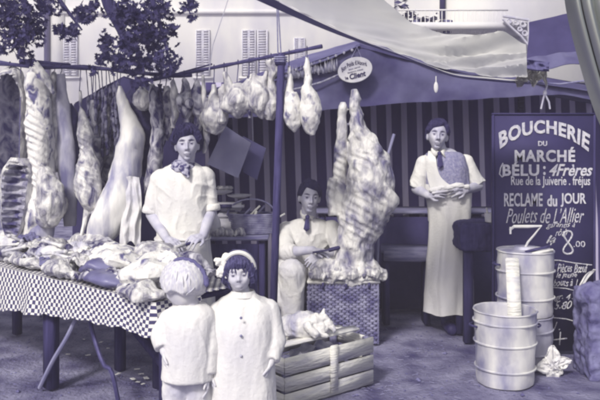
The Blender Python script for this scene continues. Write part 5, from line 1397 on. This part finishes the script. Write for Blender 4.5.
me = remesh(body, [M['skin']], .0042, 3); paint_face(me, hc, hr, 1.0); link('body', me, p1)
hair(p1, hc, hr, 1.0, M['hair'], .03, front=.46, side=.0, back=-.5, part_side=.15, seed=3, wave=.014)
cb = MB()
rings_z(cb, [(P(0, 163, D).z, nk.x, D + .03, .07, .065), (P(0, 167, D).z, nk.x, D + .03, .12, .085), (P(0, 174, D).z, P(183, 0, D).x, D + .03, .185, .12), (P(0, 190, D).z, P(182.5, 0, D).x, D + .03, .185, .145), (P(0, 215, D).z, P(182.5, 0, D).x, D + .03, .178, .15), (P(0, 245, D).z, P(182, 0, D).x, D + .03, .18, .155), (P(0, 275, D).z, P(182, 0, D).x, D + .03, .2, .165), (P(0, 330, D).z, P(182, 0, D).x, D + .03, .21, .17)])
sleeve(cb, sL + Vector((.02, 0, .01)), eL + Vector((0, 0, .02)), .07, .058); sleeve(cb, sR + Vector((-.02, 0, .01)), eR + Vector((0, 0, .01)), .07, .057)
cb.ell(sL + Vector((.015, 0, .0)), (.069, .078, .07)); cb.ell(sR + Vector((-.015, 0, .0)), (.069, .078, .07))
me = remesh(cb, [M['white']], .007, 4); ruffle(me, .008, (4, 4, 1.6), 3.3); crease(me, 0.0081, 7, 3, [(eL, .12), (eR, .12), (P(165, 190, D - .05), .1), (P(203, 190, D - .05), .1), (P(183, 235, D - .1), .14)]); sm1 = link('smock', me, p1)
for e_, s_ in ((eL, sL), (eR, sR)):
    mb = MB(); ax = (e_ - s_).normalized(); q = e_ + Vector((0, 0, .015))
    mb.tube([q - ax * .03, q - ax * .026, q - ax * .012, q, q + ax * .012, q + ax * .016], [.058, .064, .066, .067, .064, .056], 20); me = remesh(mb, [M['white']], .006, 2); crease(me, 0.0050, 16, 5); link('rolled_cuff', me, sm1)
mb = skirt([(P(0, 238, D).z, P(182, 0, D).x, D + .03, .186, .166), (P(0, 250, D).z, P(182, 0, D).x, D + .03, .192, .172), (P(0, 280, D).z, P(182, 0, D).x, D + .03, .212, .182), (P(0, 330, D).z, P(182, 0, D).x, D + .03, .225, .19)], -200, 20, fold=.012, nf=6, seed=8)
ap1 = part('apron', mb, M['white2'], p1)
mb = MB(); mb.tube([Vector((P(182, 0, D).x + .19 * math.cos(a), D + .03 + .17 * math.sin(a), P(0, 238.5, D).z + .006 * math.sin(a * 3))) for a in [2 * math.pi * k / 40 for k in range(41)]], .007, 6); part('apron_string', mb, M['white2'], ap1)
mb = MB()
rings_z(mb, [(P(0, 160, D).z, nk.x, D + .025, .055, .06), (P(0, 163.5, D).z, nk.x, D + .015, .08, .082), (P(0, 168, D).z, nk.x, D + .0, .088, .09), (P(0, 172, D).z, nk.x, D - .01, .06, .08)], nr=12)
mb.cap(P(186, 168, D - .1), P(188, 177, D - .125), .03, .012); mb.cap(P(182, 168, D - .1), P(184, 174, D - .12), .025, .012)
me = remesh(mb, [M['scarf']], .006, 3); ruffle(me, .006, (14, 14, 14), 1); crease(me, 0.0037, 14, 2); link('neck_scarf', me, p1)
# knife in the right hand
kn = thing('butcher_knife', wR, 'small knife in the hand of the scarfed butcher', 'knife')
kd = (P(176, 243, D - .3) - wR).normalized(); a = wR + kd * .075 + Vector((0, -.02, -.025))
mb = MB(); mb.cap(a - kd * .05, a + kd * .05, .012, .011, 8); part('handle', mb, M['darkwood'], kn)
mb = MB(); mb.beam(a + kd * .05, a + kd * .17, .003, .022); part('blade', mb, M['zinc'], kn)

# ---------------------------------------------------------------- the seated butcher
D = 5.9
p2 = thing('person', (P(296, 0, D - .15).x, D - .1, 0), 'man in white shirt and dark tie seated leaning on his knee beside the beef quarter', 'person')
HV.update(jaw=.3, wid=.96, nose=1.25, brow=1.0, tall=1.08)
hc = P(309.5, 197, D - .16); hr = rotz(8, 2, 4)
kk = 1.06
body = MB(); add_head(body, hc, hr, kk)
nk = P(308, 221, D - .05); body.cap(hc + Vector((0, .025, -.06)), nk, .058, .066)
body.ell(P(307, 240, D), (.17, .11, .17)); body.ell(P(304, 270, D + .05), (.16, .13, .17)); body.cap(P(307, 240, D), P(304, 268, D + .05), .12, .13)
sL, eL, wL = P(286, 231, D - .05), P(284, 252, D - .22), P(313, 250, D - .36)
sR, eR, wR = P(331, 229, D - .05), P(341, 249, D - .2), P(322, 257, D - .34)
arm(body, sL, eL, wL, 1.0, (.05, .043, .03)); arm(body, sR, eR, wR, 1.0, (.05, .043, .03))
add_hand(body, wL, P(325, 252, D - .37) - wL, (0, .2, -1), 1.02, .35, thumb=-1); add_hand(body, wR, P(312, 259, D - .4) - wR, (0, .6, -.8), 1.02, .5, thumb=1)
hipL, knL, anL = P(297, 282, D), P(292, 272, D - .42), Vector((P(293, 0, D - .4).x, D - .36, .09))
hipR, knR, anR = P(312, 282, D + .02), P(332, 281, D - .06), Vector((P(332, 0, D).x, D + .1, .09))
for h, n_, a_ in ((hipL, knL, anL), (hipR, knR, anR)):
    body.cap(h, n_, .09, .066); body.cap(n_, lerp(n_, a_, .3), .06, .06); body.cap(lerp(n_, a_, .3), a_, .06, .042); body.cap(a_ + Vector((0, .03, -.045)), a_ + Vector((0, -.15, -.055)), .042, .034)
me = remesh(body, [M['skin']], .0044, 3); paint_face(me, hc, hr, kk); link('body', me, p2)
hair(p2, hc, hr, kk, M['hair'], .017, front=.55, side=.02, back=-.5, part_side=-.2, seed=8, wave=.004)
cb = MB()
rings_z(cb, [(P(0, 214, D).z - .03, nk.x, D - .05, .072, .07), (P(0, 220, D).z, P(308, 0, D).x, D - .04, .13, .095), (P(0, 227, D).z, P(308, 0, D).x, D - .02, .195, .125), (P(0, 240, D).z, P(307, 0, D).x, D, .2, .155), (P(0, 258, D).z, P(305, 0, D).x, D + .03, .19, .165), (P(0, 284, D).z, P(304, 0, D).x, D + .05, .2, .18)])
sleeve(cb, sL, eL, .074, .064); sleeve(cb, eL, lerp(eL, wL, .4), .064, .052); sleeve(cb, sR, eR, .074, .064); sleeve(cb, eR, lerp(eR, wR, .35), .064, .052)
cb.ell(sL, (.074,) * 3); cb.ell(sR, (.074,) * 3); cb.ell(eL, (.065,) * 3); cb.ell(eR, (.065,) * 3)
me = remesh(cb, [M['white']], .007, 4); ruffle(me, .007, (5, 5, 2), 5.1); crease(me, 0.0087, 8, 9, [(eL, .13), (eR, .13), (P(297, 240, D - .12), .1), (P(322, 240, D - .12), .1)]); link('shirt', me, p2)
cb = MB(); 
cb.cap(hipL, knL, .125, .1); cb.cap(knL, anL + Vector((0, 0, .08)), .1, .085); cb.cap(hipR, knR, .12, .09); cb.cap(lerp(knR, anR, .02), anR + Vector((0, 0, .05)), .082, .07)
cb.ell(P(304, 284, D + .04), (.19, .17, .13)); cb.cap(P(284, 262, D - .2), P(283, 300, D - .36), .06, .07)
me = remesh(cb, [M['white2']], .008, 4); ruffle(me, .009, (5, 5, 2), 9.2); crease(me, 0.0087, 7, 2, [(knL, .16)]); link('apron', me, p2)
mb = MB(); a, b = P(307.5, 217, D - .165), P(306.5, 229, D - .19); mb.ell(a, (.018, .014, .018)); mb.loft([[c + Vector((x * wd, y, 0)) for x, y in ((-1, 0), (0, -.008), (1, 0), (0, .006))] for c, wd in ((a, .012), (lerp(a, b, .4), .017), (b, .024), (b + Vector((0, 0, -.02)), .004))]); part('necktie', mb, M['tie'], p2)
for s in (-1, 1):
    mb = MB(); q = P(307.8, 215, D - .15)
    mb.add([q + Vector((s * x, y, z)) for x, y, z in ((.004, -.012, .0), (.058, .05, .038), (.062, .04, .005), (.034, -.018, -.04), (.004, -.006, .0), (.058, .056, .038), (.062, .046, .005), (.034, -.012, -.04))], [(0, 1, 2, 3), (4, 7, 6, 5), (0, 3, 7, 4), (1, 5, 6, 2), (2, 6, 7, 3), (0, 4, 5, 1)]); part('collar', mb, M['white'], p2)
for a_ in (anL, anR):
    mb = MB(); mb.cap(a_ + Vector((0, .04, -.045)), a_ + Vector((0, -.16, -.052)), .05, .042); part('shoe', mb, M['shoe'], p2)
st = thing('low_stool', (P(303, 0, D).x, D + .07, 0), 'low wooden stool under the seated man in the tie', 'stool')
sz = P(0, 284, D).z - .1
mb = MB(); mb.box((P(303, 0, D).x, D + .08, sz - .1), (.36, .3, .04), bev=.006); part('seat', mb, M['midwood'], st)
for dx in (-.14, .14):
    for dy in (-.1, .1):
        mb = MB(); mb.box((P(303, 0, D).x + dx, D + .08 + dy, (sz - .12) / 2), (.04, .04, sz - .12)); part('leg', mb, M['midwood'], st)
mb = MB(); mb.beam(P(313, 252.5, D - .42), P(334, 249, D - .44), .012, .05, roll=R(80)); mb.cap(P(330, 250, D - .44), P(341, 247, D - .42), .016, .014, 8); solo('meat_cleaver', mb, M['shoe'], 'dark handled blade held across the knee of the seated man', 'knife')

# ---------------------------------------------------------------- the aproned man at the right
D = 5.9
p3 = thing('person', (P(450, 0, D).x, D + .02, 0), 'smiling man in grey knitted vest, tie and long white apron', 'person')
HV.update(jaw=.27, wid=1.0, nose=1.35, brow=1.2, tall=1.06)
hc = P(437.5, 135.5, D - .03); hr = rotz(-6, -3, 5)
body = MB(); add_head(body, hc, hr, 1.03)
nk = P(441, 156, D + .03); body.cap(hc + Vector((0.005, .02, -.06)), nk, .056, .062)
body.ell(P(446, 172, D + .03), (.165, .105, .2)); body.ell(P(449, 205, D + .04), (.145, .1, .2))
for s, hx in ((-1, 441), (1, 461)):
    h = P(hx, 222, D + .04); n_ = P(452 + s * 9, 272, D + .02); a_ = P(456 + s * 8, 319, D + .05)
    body.cap(h, n_, .088, .062); body.cap(n_, lerp(n_, a_, .3), .06, .06); body.cap(lerp(n_, a_, .3), a_, .06, .04); body.cap(a_ + Vector((0, .03, -.045)), a_ + Vector((0, -.13, -.05)), .042, .033)
sL, eL, wL = P(424, 164, D + .03), P(416.5, 189, D + .03), P(428, 195.5, D - .13)
sR, eR, wR = P(465, 163, D + .03), P(478, 186, D + .02), P(466, 190, D - .14)
arm(body, sL, eL, wL, 1.0, (.05, .043, .03)); arm(body, sR, eR, wR, 1.0, (.05, .043, .03))
add_hand(body, wL, P(438, 192, D - .2) - wL, (0.1, .9, -.5), 1.0, .55, thumb=-1); add_hand(body, wR, P(454, 190, D - .2) - wR, (-.1, .9, -.5), 1.0, .55, thumb=1)
me = remesh(body, [M['skin']], .0042, 3); paint_face(me, hc, hr, 1.03, smile=1.0); link('body', me, p3)
hair(p3, hc, hr, 1.03, M['hair'], .019, front=.53, side=.05, back=-.5, part_side=.2, seed=13, wave=.008)
cb = MB()
rings_z(cb, [(P(0, 151, D).z, nk.x, D + .03, .068, .066), (P(0, 154, D).z, nk.x + .01, D + .03, .12, .085), (P(0, 159, D).z, P(444.5, 0, D).x, D + .03, .18, .115), (P(0, 172, D).z, P(446, 0, D).x, D + .03, .175, .14), (P(0, 190, D).z, P(448, 0, D).x, D + .03, .16, .135), (P(0, 222, D).z, P(449, 0, D).x, D + .03, .16, .135)])
sleeve(cb, sL, lerp(sL, eL, .96), .07, .068); sleeve(cb, sR, lerp(sR, eR, .95), .07, .07); cb.ell(sL, (.071,) * 3); cb.ell(sR, (.071,) * 3)
me = remesh(cb, [M['white']], .0065, 3); ruffle(me, .006, (5, 5, 2.2), 7.7); crease(me, 0.0081, 9, 4, [(eL, .14), (eR, .14)]); link('shirt', me, p3)
cb = MB()
rings_z(cb, [(P(0, 151.5, D).z, P(444, 0, D).x, D + .03, .11, .075), (P(0, 155, D).z, P(445, 0, D).x, D + .03, .155, .115), (P(0, 161, D).z, P(445.5, 0, D).x, D + .03, .172, .142), (P(0, 172, D).z, P(446.5, 0, D).x, D + .03, .182, .166), (P(0, 190, D).z, P(448, 0, D).x, D + .03, .176, .162), (P(0, 198, D).z, P(449, 0, D).x, D + .03, .168, .152)])
me = remesh(cb, [M['vest']], .0065, 2); ruffle(me, .004, (7, 7, 4), 2.2); crease(me, 0.0043, 9, 6, [(P(462, 180, D - .1), .1)]); link('vest', me, p3)
# long apron: skirt, and the bib hung from one shoulder
sk = skirt([(P(0, 184, D).z, P(449, 0, D).x, D + .03, .192, .176), (P(0, 196, D).z, P(449, 0, D).x, D + .03, .188, .178), (P(0, 225, D).z, P(450, 0, D).x, D + .02, .17, .172), (P(0, 262, D).z, P(449.5, 0, D).x, D + .01, .185, .18), (P(0, 290, D).z, P(449, 0, D).x, D + .01, .198, .185), (P(0, 311, D).z, P(448.5, 0, D).x, D + .01, .203, .19)], -205, 25, n=110, m=90, fold=.013, nf=6, seed=3)
me = to_mesh('apron', sk, M['white']); crease(me, 0.0062, 6, 8, [(P(450, 200, D - .15), .14)], stretch=(1, 1, .4)); ap = link('apron', me, p3)
bt = [(428, 151), (425.5, 158), (424.5, 168), (425.5, 178), (428, 188), (430, 196)]; bq = [(433.5, 151), (433, 158), (434, 167), (438, 177), (449, 185), (468, 188.5)]
cl_ = catmull([(a[0], a[1], b[0], b[1]) for a, b in zip(bt, bq)], 41)
def bib(u, v):
    r = cl_[int(round(v * 40))]; x, y = lerp(r[0], r[2], u), lerp(r[1], r[3], u)
    X = P(x, y, D).x - P(446, 0, D).x; k = max(0, 1 - (abs(X) / .2) ** 2.4)
    yy = D + .03 - .172 * k ** .45 * smooth(v, -.12, .3) - .012 - .004 * math.sin(u * 7 + v * 5)
    q = P(x, y, D); return Vector((q.x, yy, q.z))
mb = MB(); mb.grid(bib, 16, 40, 0, .005); part('bib', mb, M['white'], ap)
mb = MB(); mb.cap(P(431, 190, D - .17), P(468, 187, D - .16), .022, .02, 10); mb.cap(P(440, 188, D - .18), P(461, 185, D - .17), .02, .022, 10); me = remesh(mb, [M['white']], .006, 2); ruffle(me, .01, (8, 20, 20), 1); link('rolled_edge', me, ap)
mb = MB(); a, b = P(439.5, 153.5, D - .11), P(440.5, 166, D - .155); mb.ell(a, (.018, .014, .018)); mb.loft([[c + Vector((x * wd, y, 0)) for x, y in ((-1, 0), (0, -.008), (1, 0), (0, .006))] for c, wd in ((a, .012), (lerp(a, b, .4), .018), (b, .022), (b + Vector((0, 0, -.02)), .004))]); part('necktie', mb, M['tie'], p3)
for s in (-1, 1):
    mb = MB(); q = P(439.7, 151.5, D - .085)
    mb.add([q + Vector((s * x, y, z)) for x, y, z in ((.004, -.012, .0), (.056, .06, .03), (.062, .05, -.005), (.04, -.026, -.05), (.004, -.006, .0), (.056, .066, .03), (.062, .056, -.005), (.04, -.02, -.05))], [(0, 1, 2, 3), (4, 7, 6, 5), (0, 3, 7, 4), (1, 5, 6, 2), (2, 6, 7, 3), (0, 4, 5, 1)]); part('collar', mb, M['white'], p3)
cb = MB()
for s, hx in ((-1, 441), (1, 461)):
    h = P(hx, 222, D + .04); n_ = P(452 + s * 9, 272, D + .02); a_ = P(456 + s * 8, 321, D + .05); cb.cap(h, n_, .1, .078); cb.cap(n_, a_, .078, .062)
cb.ell(P(450, 215, D + .04), (.15, .12, .13)); me = remesh(cb, [M['trouser']], .008, 3); ruffle(me, .012, (6, 6, 3), 4); link('trousers', me, p3)
for s in (-1, 1):
    a_ = P(456 + s * 8, 319, D + .05); mb = MB(); mb.cap(a_ + Vector((0, .04, -.045)), a_ + Vector((0, -.16, -.05)), .056, .047); part('shoe', mb, M['shoe'], p3)
mb = MB(); mb.cap(P(433, 193, D - .2), P(447, 191, D - .21), .011, .01, 8); mb.beam(P(447, 191, D - .21), P(462, 186, D - .22), .022, .004); solo('butcher_knife', mb, M['zinc'], 'slim knife held before the waist of the aproned man', 'knife')

# ---------------------------------------------------------------- the child with the bow
D = 3.55
p4 = thing('person', (P(243, 0, D).x, D + .02, 0), 'small child with bobbed hair, white bow and long white smock', 'person')
HV.update(jaw=.2, wid=1.06, nose=.8, brow=.9, tall=.97)
hc = P(239, 273.5, D); hr = rotz(3, 2, -2); ck = .83
body = MB(); add_head(body, hc, hr, ck, 1.0)
nk = P(243, 300, D + .02); body.cap(hc + Vector((0, .015, -.05)), nk, .042, .045)
body.ell(P(244, 325, D + .02), (.115, .085, .13)); body.ell(P(244, 362, D + .02), (.11, .085, .13)); body.cap(P(244, 325, D + .02), P(244, 362, D + .02), .09, .09)
fx = P(243, 0, D).x
for dx in (-.06, .06): body.cap((fx + dx, D + .02, .42), (fx + dx, D + .02, .24), .058, .043); body.cap((fx + dx, D + .02, .24), (fx + dx, D + .03, .06), .04, .03); body.cap((fx + dx, D + .05, .035), (fx + dx * 1.2, D - .08, .028), .032, .026)
sL, eL, wL = P(218, 313, D + .02), P(211, 345, D - .0), P(212, 373, D - .06)
sR, eR, wR = P(268, 311, D + .02), P(275, 340, D), P(270, 364, D - .07)
arm(body, sL, eL, wL, .72); arm(body, sR, eR, wR, .72)
add_hand(body, wL, (.15, -.1, -1), (1, 0, .1), .68, .3, thumb=1); add_hand(body, wR, (-.35, -.2, -1), (-1, 0, .1), .68, .3, thumb=-1)
me = remesh(body, [M['skin_child']], .0038, 3); paint_face(me, hc, hr, ck, child=1.0); link('body', me, p4)
hair(p4, hc, hr, ck, M['hair2'], .024, front=.36, side=-.45, back=-.75, flare=.012, seed=23, wave=.003, fringe=True)
cb = MB()
rings_z(cb, [(P(0, 292, D).z, nk.x, D + .02, .05, .05), (P(0, 297, D).z, nk.x, D + .02, .082, .065), (P(0, 305, D).z, P(243, 0, D).x, D + .02, .14, .09), (P(0, 325, D).z, P(244, 0, D).x, D + .01, .148, .12), (P(0, 350, D).z, P(244, 0, D).x, D + .01, .152, .135), (P(0, 375, D).z, P(243, 0, D).x, D + .01, .16, .142), (P(0, 400, D).z, P(243, 0, D).x, D + .01, .168, .15), (.12, fx, D + .01, .175, .155)])
sleeve(cb, sL, eL, .056, .052); sleeve(cb, eL, lerp(eL, wL, .88), .052, .042); sleeve(cb, sR, eR, .056, .053); sleeve(cb, eR, lerp(eR, wR, .86), .053, .043)
for q in (sL, sR): cb.ell(q, (.056,) * 3)
for q in (eL, eR): cb.ell(q, (.053,) * 3)
me = remesh(cb, [M['white']], .006, 4); ruffle(me, .007, (7, 7, 1.6), 11.0); crease(me, .0042, 7, 12, [(eL, .09), (eR, .09), (P(218, 325, D - .08), .07), (P(268, 325, D - .08), .07)], stretch=(1, 1, .45)); sm_ = link('smock', me, p4)
mb = MB()
for y in (318, 336, 356):
    mb = MB(); mb.ell(P(241, y, D - .128), (.007, .006, .007), n=10, m=6); part('button', mb, M['greycloth'], sm_)
band((nk.x, D + .015), .05, .05, P(0, 297, D).z, P(0, 291.5, D).z, .006, M['white'], p4, 'collar', flare=.3)
# ribbon over the hair, with its bow
mb = MB()
pts = []
for k in range(25):
    a = math.pi * k / 24; pts.append(hc + hr @ (Vector((.083 * math.cos(a) * 1.12, -.028 - .035 * math.sin(a), .028 + .108 * math.sin(a))) * ck))
mb.tube(pts, .011, 8); rb = part('hair_ribbon', mb, M['tape'], p4)
mb = MB(); bc_ = P(224, 265, D - .04)
mb.ell(bc_, (.016, .014, .016)); 
for ang, L, wd in ((75, .034, .02), (150, .03, .02), (245, .036, .022), (20, .024, .014), (280, .04, .012)):
    a = R(ang); q = bc_ + Vector((math.cos(a), -.15, math.sin(a))) * L; mb.ell(q, (L * .85, .012, wd), Matrix.Rotation(-a, 3, 'Y'), 14, 10)
me = remesh(mb, [M['tape']], .004, 2); ruffle(me, .006, (30, 30, 30), 2); link('bow', me, rb)

# ---------------------------------------------------------------- the second child, turned to the table
D = 3.5
p5 = thing('person', (P(187, 0, D).x, D + .02, 0), 'smaller child in a short white smock bending its fair head away over the meat', 'person')
HV.update(jaw=.2, wid=1.05, nose=.8, brow=.8, tall=.96)
hc = P(183, 286, D + .02); hr = rotz(-112, 26, -14); ck = .94
body = MB(); add_head(body, hc, hr, ck, 1.0)
nk = P(191, 308, D + .02); body.cap(hc + Vector((.015, .02, -.05)), nk, .046, .048)
body.ell(P(189, 328, D + .02), (.1, .085, .12)); body.cap(P(189, 328, D + .02), P(188, 362, D + .02), .085, .09)
fx = P(188, 0, D).x
for dx in (-.052, .052): body.cap((fx + dx, D + .02, .4), (fx + dx, D + .0, .25), .058, .044); body.cap((fx + dx, D + .0, .25), (fx + dx, D + .03, .06), .042, .03); body.cap((fx + dx, D + .05, .035), (fx + dx * 1.2, D - .08, .028), .032, .026)
sL, eL, wL = P(170, 321, D + .01), P(163, 336, D + .0), P(164, 352, D - .05)
sR, eR, wR = P(206, 322, D + .02), P(209, 350, D), P(207, 376, D - .04)
arm(body, sL, eL, wL, .72); arm(body, sR, eR, wR, .72)
add_hand(body, wL, (.2, -.1, -1), (1, 0, .1), .66, .35, thumb=1); add_hand(body, wR, (.1, -.1, -1), (-1, 0, .1), .66, .3, thumb=-1)
me = remesh(body, [M['skin_child']], .0038, 3); paint_face(me, hc, hr, ck, child=1.0); link('body', me, p5)
hair(p5, hc, hr, ck, M['hairpale'], .03, front=.4, side=-.35, back=-.62, seed=29, wave=.004, locks=50)
mb = MB(); mb.tube([hc + Vector((.122 * math.cos(a), -.055 + .05 * abs(math.sin(a)), .125 * math.sin(a) + .004)) for a in [R(112 - 112 * k / 20) for k in range(21)]], [.004] + [.013] * 19 + [.004], 8); me = remesh(mb, [M['card2']], .005, 2); ruffle(me, .006, (20, 20, 20), 2); link('hair_ribbon', me, p5)
cb = MB()
rings_z(cb, [(P(0, 304, D).z, nk.x, D + .02, .05, .05), (P(0, 308, D).z, P(190, 0, D).x, D + .02, .095, .07), (P(0, 316, D).z, P(189, 0, D).x, D + .02, .125, .095), (P(0, 335, D).z, P(188, 0, D).x, D + .01, .118, .11), (P(0, 358, D).z, P(188, 0, D).x, D + .01, .12, .12), (P(0, 378, D).z, P(188, 0, D).x, D + .01, .128, .125)])
sleeve(cb, sL, eL, .058, .06); sleeve(cb, eL, lerp(eL, wL, .8), .06, .045); sleeve(cb, sR, eR, .058, .056); sleeve(cb, eR, lerp(eR, wR, .9), .056, .043)
for q in (sL, sR, eL, eR): cb.ell(q, (.059,) * 3)
me = remesh(cb, [M['white']], .006, 4); ruffle(me, .007, (7, 7, 1.8), 17.0); crease(me, .0042, 7, 15, [(eL, .09), (eR, .09), (P(188, 340, D - .1), .09)], stretch=(1, 1, .5)); link('smock', me, p5)
cb = MB()
for dx in (-.05, .05): cb.cap((fx + dx, D + .015, .48), (fx + dx * 1.1, D + .01, .2), .082, .07)
me = remesh(cb, [M['white2']], .006, 3); ruffle(me, .01, (8, 8, 4), 19.0); link('short_trousers', me, p5)
